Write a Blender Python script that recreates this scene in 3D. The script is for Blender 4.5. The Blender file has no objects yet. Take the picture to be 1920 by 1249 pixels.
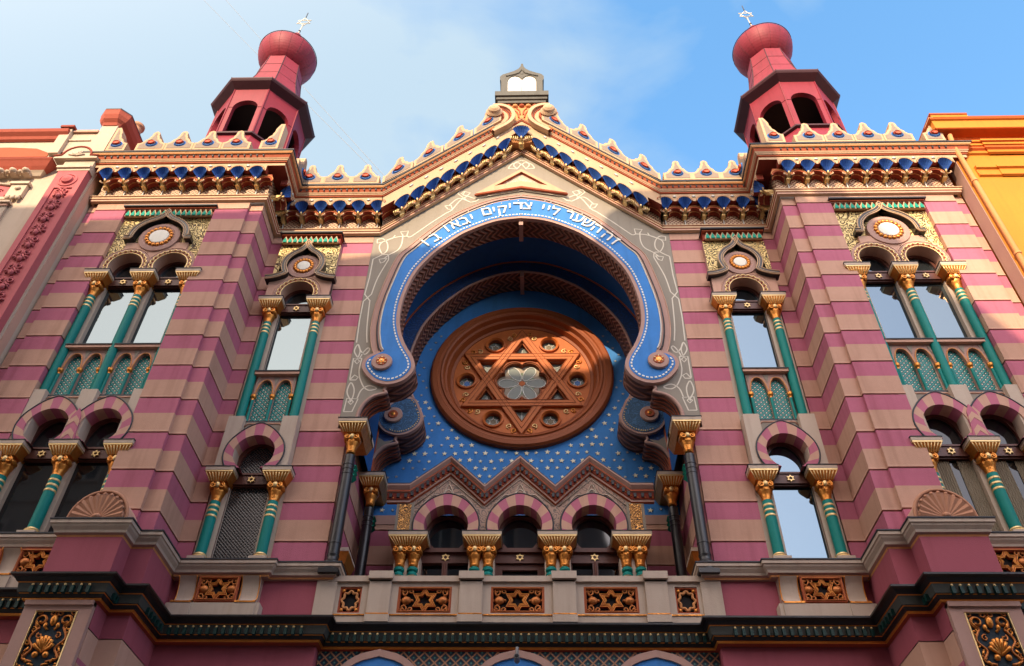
import bpy, random
from math import *
from mathutils import Vector, Matrix
SC = bpy.context.scene
COL = SC.collection
random.seed(7)
WPOS = {}

# ------------------------------------------------------------------ helpers
class MB:
    """collects faces; build() links them as one mesh object"""
    def __init__(s, mx=1):
        s.v = []; s.f = []; s.m = []; s.sm = []; s.mats = []; s.mx = mx
    def mi(s, mat):
        if mat not in s.mats: s.mats.append(mat)
        return s.mats.index(mat)
    def add(s, vs, fs, mat, smooth=False):
        n = len(s.v)
        if s.mx < 0:
            s.v += [(-x, y, z) for x, y, z in vs]
            fs = [tuple(reversed(f)) for f in fs]
        else:
            s.v += [tuple(v) for v in vs]
        k = s.mi(mat) if not isinstance(mat, (list, tuple)) else None
        for i, f in enumerate(fs):
            s.f.append(tuple(a + n for a in f)); s.sm.append(smooth)
            s.m.append(k if k is not None else s.mi(mat[i]))
    def quad(s, a, b, c, d, mat): s.add([a, b, c, d], [(0, 1, 2, 3)], mat)
    def box(s, x0, x1, y0, y1, z0, z1, mat):
        v = [(x, y, z) for x in (x0, x1) for y in (y0, y1) for z in (z0, z1)]
        s.add(v, [(0, 1, 3, 2), (4, 6, 7, 5), (0, 4, 5, 1), (2, 3, 7, 6), (0, 2, 6, 4), (1, 5, 7, 3)], mat)
    def frustum(s, xc, yc, z0, z1, a0, b0, a1, b1, mat, ysh=0):
        """rectangular frustum: half sizes a (x), b (y) at bottom 0 and top 1"""
        v = []
        for z, a, b, q in ((z0, a0, b0, 0), (z1, a1, b1, ysh)):
            v += [(xc - a, yc - b + q, z), (xc + a, yc - b + q, z), (xc + a, yc + b + q, z), (xc - a, yc + b + q, z)]
        s.add(v, [(0, 3, 2, 1), (4, 5, 6, 7), (0, 1, 5, 4), (1, 2, 6, 5), (2, 3, 7, 6), (3, 0, 4, 7)], mat)
    def prism(s, pts, y0, y1, mat, smat=None, smooth=False):
        """outline in (x, z) extruded from y0 (front) to y1 (back)"""
        pts = clean(pts)
        if area(pts) < 0: pts = pts[::-1]
        n = len(pts); smat = smat or mat
        v = [(x, y0, z) for x, z in pts] + [(x, y1, z) for x, z in pts]
        s.add(v, [tuple(range(n)), tuple(range(2 * n - 1, n - 1, -1))], mat)
        s.add(v, [(i, i + n, (i + 1) % n + n, (i + 1) % n) for i in range(n)], smat, smooth)
    def plate(s, outer, holes, y0, y1, mat, smat=None):
        """slab in the facade plane with holes cut through it"""
        smat = smat or mat
        c = bpy.data.curves.new('tmp', 'CURVE'); c.dimensions = '2D'; c.fill_mode = 'BOTH'; c.extrude = abs(y1 - y0) / 2
        for pts in [outer] + list(holes):
            pts = clean(pts)
            sp = c.splines.new('POLY'); sp.points.add(len(pts) - 1); sp.use_cyclic_u = True
            for p, q in zip(sp.points, pts): p.co = (q[0], q[1], 0, 1)
        o = bpy.data.objects.new('tmp', c)
        me = bpy.data.meshes.new_from_object(o)
        ym = (y0 + y1) / 2
        vs = [(p.co.x, ym - p.co.z, p.co.y) for p in me.vertices]
        fs = [tuple(p.vertices) for p in me.polygons]
        ms = [mat if abs(p.normal.z) > .5 else smat for p in me.polygons]
        s.add(vs, fs, ms)
        bpy.data.objects.remove(o); bpy.data.curves.remove(c); bpy.data.meshes.remove(me)
    def strip(s, A, B, mat, closed=False, smooth=False):
        n = len(A); v = list(A) + list(B)
        s.add(v, [(i, (i + 1) % n, (i + 1) % n + n, i + n) for i in range(n if closed else n - 1)], mat, smooth)
    def tube(s, path, r, mat, n=6, closed=False, r1=None):
        P = [Vector(p) for p in path]; m = len(P); v = []
        if m < 2: return
        for i, p in enumerate(P):
            if closed: t = P[(i + 1) % m] - P[i - 1]
            else: t = P[min(i + 1, m - 1)] - P[max(i - 1, 0)]
            if t.length < 1e-9: t = Vector((1, 0, 0))
            t.normalize()
            a = Vector((0, 1, 0)) if abs(t.y) < .9 else Vector((1, 0, 0))
            u = t.cross(a).normalized(); w = t.cross(u)
            rr = r if r1 is None else r + (r1 - r) * i / (m - 1)
            v += [tuple(p + u * rr * cos(2 * pi * k / n) + w * rr * sin(2 * pi * k / n)) for k in range(n)]
        f = [(i * n + k, i * n + (k + 1) % n, ((i + 1) % m) * n + (k + 1) % n, ((i + 1) % m) * n + k)
             for i in range(m if closed else m - 1) for k in range(n)]
        if not closed: f += [tuple(range(n))[::-1], tuple(range((m - 1) * n, m * n))]
        s.add(v, f, mat, True)
    def lathe(s, xc, yc, prof, mat, n=16, flutes=0, fd=0, smooth=True, rot=0, cap=True):
        """profile (r, z) turned about a vertical axis; mat may be a list, one per profile step"""
        v = []
        for r, z in prof:
            for k in range(n):
                a = 2 * pi * k / n + rot
                q = r * (1 - fd * (k % 2)) if flutes else r
                v.append((xc + q * cos(a), yc + q * sin(a), z))
        m = len(prof)
        for i in range(m - 1):
            mt = mat[i] if isinstance(mat, list) else mat
            s.add(v[i * n:(i + 2) * n], [(k, (k + 1) % n, (k + 1) % n + n, k + n) for k in range(n)], mt, smooth)
        if cap:
            s.add(v[:n], [tuple(range(n))[::-1]], mat[0] if isinstance(mat, list) else mat)
            s.add(v[-n:], [tuple(range(n))], mat[-1] if isinstance(mat, list) else mat)
    def lathe_y(s, xc, zc, prof, mat, n=32, smooth=True, wob=0, wn=0):
        """profile (r, y) turned about an axis square to the facade; last ring is closed"""
        v = []
        for r, y in prof:
            for k in range(n):
                a = 2 * pi * k / n
                q = r * (1 + wob * cos(wn * a)) if wn else r
                v.append((xc + q * cos(a), y, zc + q * sin(a)))
        for i in range(len(prof) - 1):
            mt = mat[i] if isinstance(mat, list) else mat
            s.add(v[i * n:(i + 2) * n], [(k, k + n, (k + 1) % n + n, (k + 1) % n) for k in range(n)], mt, smooth)
        if prof[-1][0] > 1e-4:
            s.add(v[-n:], [tuple(range(n))], mat[-1] if isinstance(mat, list) else mat)
    def ball(s, c, rx, ry, rz, mat, n=10, m=6):
        v = []
        for j in range(m + 1):
            t = pi * j / m
            for k in range(n):
                a = 2 * pi * k / n
                v.append((c[0] + rx * sin(t) * cos(a), c[1] + ry * sin(t) * sin(a), c[2] + rz * cos(t)))
        s.add(v, [(j * n + k, (j + 1) * n + k, (j + 1) * n + (k + 1) % n, j * n + (k + 1) % n) for j in range(m) for k in range(n)], mat, True)
    def sweep(s, path, prof, caps=True):
        """path: list of (x, y, z, ox, oy): base point and outward offset direction in plan;
        prof: list of (d, h, mat): mat paints the band up to the next profile point"""
        rings = [[(x + ox * d, y + oy * d, z + h) for d, h, _ in prof] for x, y, z, ox, oy in path]
        n = len(prof)
        for a, b in zip(rings[:-1], rings[1:]):
            for i in range(n - 1):
                s.add([a[i], b[i], b[i + 1], a[i + 1]], [(0, 1, 2, 3)], prof[i][2])
        if caps:
            for r in (rings[0], rings[-1]): s.add(r, [tuple(range(n))], prof[0][2])
    def build(s, name, parent=None, bevel=0, pivot=None):
        if not s.v: return None
        xs = [min(v[i] for v in s.v) for i in range(3)]; xe = [max(v[i] for v in s.v) for i in range(3)]
        if pivot is None: pivot = ((xs[0] + xe[0]) / 2, (xs[1] + xe[1]) / 2, xs[2])
        W = Vector(pivot)
        me = bpy.data.meshes.new(name)
        me.from_pydata([(x - W.x, y - W.y, z - W.z) for x, y, z in s.v], [], s.f)
        for m in s.mats: me.materials.append(m)
        me.polygons.foreach_set('material_index', s.m)
        me.polygons.foreach_set('use_smooth', s.sm)
        me.update()
        o = bpy.data.objects.new(name, me); COL.objects.link(o)
        put(o, W, parent)
        if bevel:
            b = o.modifiers.new('edge', 'BEVEL'); b.width = bevel; b.segments = 1; b.limit_method = 'ANGLE'; b.angle_limit = radians(50)
        return o

def put(o, W, parent):
    W = Vector(W); WPOS[o.name] = W
    if parent: o.parent = parent; o.location = W - WPOS[parent.name]
    else: o.location = W
def empty(name, W):
    o = bpy.data.objects.new(name, None); COL.objects.link(o); o.empty_display_size = .3
    put(o, W, None); return o
def tag(o, label, cat, group=None):
    o['label'] = label; o['category'] = cat
    if group: o['group'] = group
def dup(o, W, parent):
    """a copy of a part placed at W, sharing its mesh, with copies of its sub-parts"""
    c = o.copy(); COL.objects.link(c)
    old = WPOS[o.name]; put(c, W, parent)
    for ch in o.children:
        d = ch.copy(); COL.objects.link(d); WPOS[d.name] = Vector(W) + Vector(ch.location); d.parent = c; d.location = ch.location
    return c
def clean(pts):
    out = []
    for p in pts:
        if not out or hypot(p[0] - out[-1][0], p[1] - out[-1][1]) > 1e-4: out.append((p[0], p[1]))
    if hypot(out[0][0] - out[-1][0], out[0][1] - out[-1][1]) < 1e-4: out.pop()
    return out
def area(p): return sum(p[i - 1][0] * p[i][1] - p[i][0] * p[i - 1][1] for i in range(len(p))) / 2
def cr(P, k=4, closed=False):
    """Catmull-Rom through P (tuples of any length)"""
    n = len(P); out = []
    for i in range(n if closed else n - 1):
        g = lambda j: P[j % n] if closed else P[max(0, min(n - 1, j))]
        a, b, c, d = g(i - 1), g(i), g(i + 1), g(i + 2)
        for q in range(k):
            t = q / k
            out.append(tuple(.5 * (2 * b[e] + (c[e] - a[e]) * t + (2 * a[e] - 5 * b[e] + 4 * c[e] - d[e]) * t * t + (3 * b[e] - a[e] - 3 * c[e] + d[e]) * t ** 3) for e in range(len(b))))
    if not closed: out.append(tuple(P[-1]))
    return out
def inset(pts, d):
    """offset a closed (x, z) outline inwards"""
    pts = clean(pts)
    if area(pts) < 0: pts = pts[::-1]
    n = len(pts); out = []
    for i in range(n):
        a, b, c = pts[i - 1], pts[i], pts[(i + 1) % n]
        u = Vector((b[0] - a[0], b[1] - a[1])).normalized(); w = Vector((c[0] - b[0], c[1] - b[1])).normalized()
        n1 = Vector((-u.y, u.x)); n2 = Vector((-w.y, w.x)); m = n1 + n2
        if m.length < .2: m = n1
        m.normalize(); q = max(.5, m.dot(n1))
        out.append((b[0] + m.x * d / q, b[1] + m.y * d / q))
    return out
def offset_open(pts, d):
    out = []
    for i, p in enumerate(pts):
        a = pts[max(0, i - 1)]; b = pts[min(len(pts) - 1, i + 1)]
        t = Vector((b[0] - a[0], b[1] - a[1])).normalized()
        out.append((p[0] - t.y * d, p[1] + t.x * d))
    return out
def mirror(pts): return [(-p[0],) + tuple(p[1:]) for p in pts]
def arc(cx, cz, r, a0, a1, n, rz=None):
    return [(cx + r * cos(radians(a0 + (a1 - a0) * i / n)), cz + (rz or r) * sin(radians(a0 + (a1 - a0) * i / n))) for i in range(n + 1)]
def hs(cx, cz, r, zs, n=24, peak=0):
    """horseshoe arch from right springing over the crown to the left one"""
    a = degrees(asin(max(-1, min(1, (zs - cz) / r))))
    P = arc(cx, cz, r, a, 180 - a, n)
    if peak: P = [(x, z + peak * max(0, 1 - abs(x - cx) / (r * .75))) for x, z in P]
    return P
def y3(pts, y): return [(p[0], y, p[1]) for p in pts]
def star6(cx, cz, R, r=None):
    r = r or R / sqrt(3)
    return [(cx + (R if k % 2 == 0 else r) * sin(pi * k / 6), cz + (R if k % 2 == 0 else r) * cos(pi * k / 6)) for k in range(12)]
def star5(cx, cz, R, rot=0):
    return [(cx + (R if k % 2 == 0 else R * .42) * sin(pi * k / 5 + rot), cz + (R if k % 2 == 0 else R * .42) * cos(pi * k / 5 + rot)) for k in range(10)]
def spiral(cx, cz, r0, r1, a0, a1, n=14):
    return [(cx + (r0 + (r1 - r0) * i / n) * cos(radians(a0 + (a1 - a0) * i / n)), cz + (r0 + (r1 - r0) * i / n) * sin(radians(a0 + (a1 - a0) * i / n))) for i in range(n + 1)]

# ------------------------------------------------------------------ materials
def new_mat(name):
    m = bpy.data.materials.new(name); m.use_nodes = True
    nt = m.node_tree; b = nt.nodes['Principled BSDF']
    return m, nt, b
def N(nt, t, **k):
    n = nt.nodes.new(t)
    for a, v in k.items(): setattr(n, a, v)
    return n
def mth(nt, op, a, b=None, c=None):
    n = N(nt, 'ShaderNodeMath', operation=op)
    for i, q in enumerate((a, b, c)):
        if q is None: continue
        if isinstance(q, (int, float)): n.inputs[i].default_value = q
        else: nt.links.new(q, n.inputs[i])
    return n.outputs[0]
def mixc(nt, f, a, b, mode='MIX'):
    n = N(nt, 'ShaderNodeMix', data_type='RGBA', blend_type=mode)
    for s, q in ((n.inputs[0], f), (n.inputs[6], a), (n.inputs[7], b)):
        if isinstance(q, (int, float)): s.default_value = q
        elif isinstance(q, (tuple, list)): s.default_value = tuple(q) + ((1,) if len(q) == 3 else ())
        else: nt.links.new(q, s)
    return n.outputs[2]
def noise(nt, scale, detail=4, vec=None, dist=0, out=0):
    n = N(nt, 'ShaderNodeTexNoise'); n.inputs['Scale'].default_value = scale; n.inputs['Detail'].default_value = detail
    n.inputs['Distortion'].default_value = dist
    if vec is None: vec = pos(nt)
    nt.links.new(vec, n.inputs['Vector']); return n.outputs[out]
def pos(nt):
    for n in nt.nodes:
        if n.type == 'NEW_GEOMETRY': return n.outputs['Position']
    return N(nt, 'ShaderNodeNewGeometry').outputs['Position']
def sepxyz(nt):
    s = N(nt, 'ShaderNodeSeparateXYZ'); nt.links.new(pos(nt), s.inputs[0]); return s.outputs
def ramp(nt, f, p0, p1, c0=(0, 0, 0), c1=(1, 1, 1)):
    r = N(nt, 'ShaderNodeValToRGB'); e = r.color_ramp.elements
    e[0].position = p0; e[1].position = p1; e[0].color = c0 + (1,); e[1].color = c1 + (1,)
    nt.links.new(f, r.inputs[0]); return r.outputs[0]
def weather(nt, b, col, var=.12, dirt=.25, bump=.15, bs=60, rough=.8):
    """wear on a base colour: broad patches, soft vertical streaks, fine plaster grain"""
    big = ramp(nt, noise(nt, 1.1, 5), .35, .7)
    sx = sepxyz(nt)
    cv = N(nt, 'ShaderNodeCombineXYZ')
    nt.links.new(mth(nt, 'MULTIPLY', sx[0], 7.0), cv.inputs[0]); nt.links.new(mth(nt, 'MULTIPLY', sx[1], 7.0), cv.inputs[1]); nt.links.new(mth(nt, 'MULTIPLY', sx[2], .6), cv.inputs[2])
    st = ramp(nt, noise(nt, 1.0, 4, cv.outputs[0]), .5, .78)
    fine = noise(nt, 14, 5)
    c = mixc(nt, mth(nt, 'MULTIPLY', big, var), col, (1, 1, 1), 'MULTIPLY') if False else col
    c = mixc(nt, mth(nt, 'MULTIPLY', big, var * 1.6), c, (.72, .66, .62), 'MULTIPLY')
    c = mixc(nt, mth(nt, 'MULTIPLY', st, dirt), c, (.55, .47, .42), 'MULTIPLY')
    c = mixc(nt, mth(nt, 'MULTIPLY', fine, var * 1.5), c, (.6, .56, .54), 'MULTIPLY')
    nt.links.new(c, b.inputs['Base Color'])
    b.inputs['Roughness'].default_value = rough
    if bump:
        bp = N(nt, 'ShaderNodeBump'); bp.inputs['Strength'].default_value = bump; bp.inputs['Distance'].default_value = .02
        nt.links.new(noise(nt, bs, 6), bp.inputs['Height']); nt.links.new(bp.outputs[0], b.inputs['Normal'])
    return c
def plain(name, col, rough=.8, metal=0, var=.12, dirt=.25, bump=.15, bs=60, spec=.3):
    m, nt, b = new_mat(name)
    weather(nt, b, col + (1,), var, dirt, bump, bs, rough)
    b.inputs['Metallic'].default_value = metal; b.inputs['Specular IOR Level'].default_value = spec
    return m
Z0, SP = 14.344, .7818      # joint level and course height of the striped masonry
TAN, PINK = (.545, .322, .235), (.465, .140, .208)
def striped(name, tan=TAN, pink=PINK):
    m, nt, b = new_mat(name)
    z = sepxyz(nt)[2]
    fr = mth(nt, 'FRACT', mth(nt, 'DIVIDE', mth(nt, 'SUBTRACT', Z0 + 50 * SP, z), SP))
    k = mth(nt, 'GREATER_THAN', fr, .455)
    # each course a slightly different batch of paint
    row = mth(nt, 'FLOOR', mth(nt, 'DIVIDE', mth(nt, 'SUBTRACT', Z0 + 50 * SP, z), SP))
    wn = N(nt, 'ShaderNodeTexWhiteNoise', noise_dimensions='1D'); nt.links.new(row, wn.inputs['W'])
    c = mixc(nt, k, pink, tan)
    c = mixc(nt, mth(nt, 'MULTIPLY', wn.outputs[0], .16), c, (.6, .55, .55), 'MULTIPLY')
    weather(nt, b, c, .20, .42, .25, 70, .85); b.inputs['Specular IOR Level'].default_value = .2
    return m
def scrollwork(name, ground, line, scale, metal=0, rough=.4, lo=.40, hi=.5, bump=.6):
    """raised curling ornament on a ground"""
    m, nt, b = new_mat(name)
    nn = N(nt, 'ShaderNodeTexNoise'); nn.inputs['Scale'].default_value = scale * .5; nn.inputs['Detail'].default_value = 1
    nt.links.new(pos(nt), nn.inputs['Vector'])
    va = N(nt, 'ShaderNodeVectorMath', operation='MULTIPLY_ADD'); nt.links.new(nn.outputs['Color'], va.inputs[0])
    va.inputs[1].default_value = (2.6 / scale,) * 3; nt.links.new(pos(nt), va.inputs[2])
    vo = N(nt, 'ShaderNodeTexVoronoi', feature='F1'); vo.inputs['Scale'].default_value = scale; nt.links.new(va.outputs[0], vo.inputs['Vector'])
    w = mth(nt, 'ABSOLUTE', mth(nt, 'SINE', mth(nt, 'MULTIPLY', vo.outputs['Distance'], 9.0)))
    k = ramp(nt, w, lo, hi)
    c = mixc(nt, k, ground, line)
    c = mixc(nt, mth(nt, 'MULTIPLY', noise(nt, 5, 4), .3), c, (.5, .42, .36), 'MULTIPLY')
    nt.links.new(c, b.inputs['Base Color'])
    nt.links.new(mth(nt, 'MULTIPLY', k, metal), b.inputs['Metallic']); b.inputs['Roughness'].default_value = rough
    bp = N(nt, 'ShaderNodeBump'); bp.inputs['Strength'].default_value = bump; bp.inputs['Distance'].default_value = .03
    nt.links.new(w, bp.inputs['Height']); nt.links.new(bp.outputs[0], b.inputs['Normal'])
    return m
def diamond(name, ground, line, period, thr=.3, dot=None, dotr=.2, metal=0, rough=.5, bump=.5):
    """diagonal trellis with an optional stud in each mesh"""
    m, nt, b = new_mat(name)
    s = sepxyz(nt); xy = mth(nt, 'ADD', s[0], s[1])
    u = mth(nt, 'DIVIDE', mth(nt, 'ADD', xy, s[2]), period); v = mth(nt, 'DIVIDE', mth(nt, 'SUBTRACT', xy, s[2]), period)
    fu = mth(nt, 'ABSOLUTE', mth(nt, 'SUBTRACT', mth(nt, 'FRACT', mth(nt, 'ADD', u, 100.0)), .5)); fv = mth(nt, 'ABSOLUTE', mth(nt, 'SUBTRACT', mth(nt, 'FRACT', mth(nt, 'ADD', v, 100.0)), .5))
    bar = mth(nt, 'MAXIMUM', fu, fv)
    k = ramp(nt, bar, .5 - thr, .5 - thr + .05)
    c = mixc(nt, k, ground, line)
    if dot:
        d = mth(nt, 'SQRT', mth(nt, 'ADD', mth(nt, 'MULTIPLY', fu, fu), mth(nt, 'MULTIPLY', fv, fv)))
        c = mixc(nt, ramp(nt, d, dotr - .04, dotr + .02, (1, 1, 1), (0, 0, 0)), c, dot)
    c = mixc(nt, mth(nt, 'MULTIPLY', noise(nt, 6, 4), .25), c, (.5, .45, .42), 'MULTIPLY')
    nt.links.new(c, b.inputs['Base Color']); b.inputs['Roughness'].default_value = rough; b.inputs['Metallic'].default_value = metal
    bp = N(nt, 'ShaderNodeBump'); bp.inputs['Strength'].default_value = bump; bp.inputs['Distance'].default_value = .03
    nt.links.new(bar, bp.inputs['Height']); nt.links.new(bp.outputs[0], b.inputs['Normal'])
    return m
def glass(name, col, metal, rough=.02, wavy=.0):
    m, nt, b = new_mat(name)
    b.inputs['Base Color'].default_value = col + (1,); b.inputs['Metallic'].default_value = metal
    b.inputs['Roughness'].default_value = rough; b.inputs['Specular IOR Level'].default_value = .6
    if wavy:
        bp = N(nt, 'ShaderNodeBump'); bp.inputs['Strength'].default_value = wavy; bp.inputs['Distance'].default_value = .02
        nt.links.new(noise(nt, 1.6, 2), bp.inputs['Height']); nt.links.new(bp.outputs[0], b.inputs['Normal'])
    return m
M = {}
M['stripe'] = striped('striped_plaster')
M['tan'] = plain('tan_plaster', TAN)
M['pink'] = plain('pink_plaster', PINK)
M['rose'] = plain('rose_plaster', (.34, .08, .11))
M['mauve'] = plain('mauve_plaster', (.43, .26, .215))
M['stone'] = plain('pale_stone', (.50, .40, .32), dirt=.35)
M['cream'] = plain('cream_paint', (.52, .345, .21), dirt=.3)
M['white'] = plain('white_stone', (.82, .78, .68), dirt=.2)
M['starpaint'] = plain('pale_gold_star_paint', (.86, .80, .58), dirt=.1)
M['grey'] = plain('grey_plaster', (.27, .235, .19))
M['greytan'] = plain('greyish_tan_plaster', (.25, .195, .155))
M['line'] = plain('cream_line_paint', (.66, .60, .50), bump=0)
M['orange'] = plain('terracotta_paint', (.62, .27, .10), dirt=.3)
M['redbrown'] = plain('red_brown_paint', (.38, .085, .035), dirt=.3)
M['darkred'] = plain('dark_red_paint', (.27, .045, .025))
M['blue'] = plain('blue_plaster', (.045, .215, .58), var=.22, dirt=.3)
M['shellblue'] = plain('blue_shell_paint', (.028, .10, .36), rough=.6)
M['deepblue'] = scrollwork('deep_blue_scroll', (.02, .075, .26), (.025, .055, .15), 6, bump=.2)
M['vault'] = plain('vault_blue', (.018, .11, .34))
M['discblue'] = plain('disc_blue', (.05, .17, .5))
M['discred'] = plain('disc_red', (.62, .10, .05))
M['silver'] = plain('silver_paint', (.5, .48, .45), rough=.4, metal=.3)
M['gold'] = plain('gilding', (.74, .29, .06), rough=.36, metal=.75, var=.25, dirt=.5, bump=.5, bs=24)
M['palegold'] = plain('pale_gilding', (.86, .62, .28), rough=.4, metal=.45, var=.2, dirt=.3)
M['gilt'] = scrollwork('gilt_filigree', (.10, .055, .022), (.92, .70, .30), 7.5, .1, .5, .4, .6, .8)
M['gilt2'] = scrollwork('gilt_relief', (.05, .03, .03), (.75, .38, .12), 13, .7, .4)
M['teal'] = plain('teal_paint', (.0, .205, .18), rough=.55, var=.15, dirt=.2, spec=.22)
M['tealleaf'] = plain('teal_leaf_paint', (.01, .28, .2))
M['trellis'] = diamond('teal_trellis', (.004, .06, .075), (.01, .25, .22), .105, .17, (.8, .74, .55), .17)
M['frieze'] = diamond('frieze_network', (.20, .055, .03), (.60, .43, .28), .095, .19)
M['soffit'] = None
M['wood'] = plain('brown_window_wood', (.10, .03, .02), rough=.45, spec=.4)
M['rosewood'] = plain('orange_wood', (.52, .135, .026), rough=.55, var=.25, bs=25)
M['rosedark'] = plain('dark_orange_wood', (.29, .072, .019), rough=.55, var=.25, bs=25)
M['black'] = plain('black_paint', (.012, .011, .013), rough=.35, spec=.5)
M['slate'] = plain('slate_capping', (.035, .037, .045), rough=.5)
M['navy'] = plain('dark_navy_ground', (.02, .035, .05))
M['copper'] = plain('coppery_gilding', (.50, .17, .045), rough=.42, metal=.5, var=.25, dirt=.5, bump=.4, bs=24)
M['bluegreen'] = plain('dark_teal_paint', (.003, .030, .026), rough=.5)
M['darkgrey'] = plain('dark_olive_paint', (.055, .058, .05))
M['crimson'] = plain('crimson_sheet_metal', (.235, .017, .032), rough=.55, var=.3, dirt=.5, bump=.12, bs=9, spec=.25)
M['seam'] = plain('folded_seam', (.13, .012, .022), rough=.6, bump=0)
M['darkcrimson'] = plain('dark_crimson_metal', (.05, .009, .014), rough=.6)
M['inside'] = plain('dark_interior', (.012, .009, .01))
M['lead'] = plain('weathered_dark_stone', (.11, .105, .09), dirt=.6)
M['scrollblue'] = scrollwork('greyish_blue_scroll', (.055, .16, .33), (.03, .085, .17), 9, bump=.15, rough=.8)
M['arab'] = scrollwork('painted_arabesque', (.17, .135, .115), (.40, .26, .20), 7, bump=.12, rough=.8)
M['arab2'] = scrollwork('painted_arabesque_pale', (.56, .47, .38), (.55, .36, .26), 9, bump=.1, rough=.8)
M['blind'] = glass('blind_behind_glass', (.135, .175, .20), .9, .03, .03)
M['mirror'] = glass('sky_mirror_glass', (.105, .15, .19), .92, .015, .05)
M['darkglass'] = glass('dark_glass', (.012, .012, .014), .0, .04, .03)
M['obscure'] = diamond('fine_lattice_glass', (.010, .009, .010), (.085, .075, .07), .062, .14, rough=.25, bump=.4)
M['petal'] = plain('pale_leaded_glass', (.17, .195, .18), rough=.25, spec=.2, bump=0)
M['blueglass'] = plain('blue_leaded_glass', (.03, .13, .38), rough=.2, spec=.25, bump=0)
M['greenglass'] = plain('green_leaded_glass', (.11, .16, .07), rough=.2, spec=.25, bump=0)
M['came'] = plain('white_lead_line', (.7, .7, .66), bump=0)
M['curtain'] = plain('beige_curtain', (.20, .165, .115))
M['terra'] = plain('terracotta_shell', (.46, .22, .13))
M['amber'] = plain('amber_plaster', (.62, .205, .017), dirt=.2, var=.15)
M['amberred'] = plain('orange_red_plaster', (.60, .11, .014))
M['lcream'] = plain('pale_cream_plaster', (.53, .42, .32))
M['lred'] = plain('brick_red_plaster', (.40, .085, .05))
M['lpink'] = plain('relief_pink_plaster', (.46, .11, .12))
M['steel'] = plain('gilded_star_metal', (.62, .55, .42), rough=.35, metal=.6)
M['plaster_far'] = plain('street_plaster', (.34, .28, .22))
M['plaster_far2'] = plain('street_plaster_grey', (.27, .25, .24))
M['rooftile'] = plain('roof_tile', (.16, .06, .04))
M['asphalt'] = plain('asphalt', (.05, .05, .05))
M['paving'] = plain('paving', (.22, .2, .18))
M['roofgrey'] = plain('grey_roof_metal', (.10, .11, .13), rough=.5)
M['cable'] = plain('cable_sheath', (.25, .28, .32), bump=0)
M['camera_grey'] = plain('grey_plastic', (.2, .2, .2), rough=.5)
def soffit_mat():
    """carved herringbone on the arch soffits: rings of slanting leaves"""
    m, nt, b = new_mat('carved_soffit')
    s = sepxyz(nt)
    an = mth(nt, 'ARCTAN2', mth(nt, 'SUBTRACT', s[2], 12.9), s[0])
    yy = mth(nt, 'MULTIPLY', mth(nt, 'ABSOLUTE', mth(nt, 'SUBTRACT', mth(nt, 'FRACT', mth(nt, 'DIVIDE', mth(nt, 'ADD', s[1], .1), .30)), .5)), 3.2)
    w = mth(nt, 'SINE', mth(nt, 'ADD', mth(nt, 'MULTIPLY', an, 115.0), mth(nt, 'MULTIPLY', yy, 4.0)))
    c = mixc(nt, ramp(nt, w, -.2, .75), (.10, .036, .022), (.30, .125, .08))
    nt.links.new(c, b.inputs['Base Color']); b.inputs['Roughness'].default_value = .75
    bp = N(nt, 'ShaderNodeBump'); bp.inputs['Strength'].default_value = .6; bp.inputs['Distance'].default_value = .04
    nt.links.new(w, bp.inputs['Height']); nt.links.new(bp.outputs[0], b.inputs['Normal'])
    return m
M['soffit'] = soffit_mat()

# ------------------------------------------------------------------ masonry helpers
def plan(pts, z=0):
    """plan polyline -> sweep path with mitred outward (right-hand) offsets"""
    out = []
    n = len(pts)
    for i, p in enumerate(pts):
        ds = []
        if i > 0: ds.append(Vector((p[0] - pts[i - 1][0], p[1] - pts[i - 1][1])).normalized())
        if i < n - 1: ds.append(Vector((pts[i + 1][0] - p[0], pts[i + 1][1] - p[1])).normalized())
        ns = [Vector((d.y, -d.x)) for d in ds]
        m = ns[0] if len(ns) == 1 else (ns[0] + ns[1]).normalized()
        q = m.dot(ns[0])
        out.append((p[0], p[1], z, m.x / q, m.y / q))
    return out
def coursed(mb, pts, z0, z1, mat):
    prof = [(0, z0, mat)]
    k = 0
    zs = sorted(Z0 - i * SP for i in range(-4, 30))
    for zl in zs:
        if z0 + .03 < zl < z1 - .03:
            prof += [(0, zl - .016, mat), (-.03, zl - .008, mat), (-.03, zl + .012, mat), (.006, zl + .014, mat), (0, zl + .06, mat)]
    prof.append((0, z1, mat))
    mb.sweep(plan(pts), prof, caps=False)
    # closing faces top and bottom are covered by neighbouring work

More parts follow.
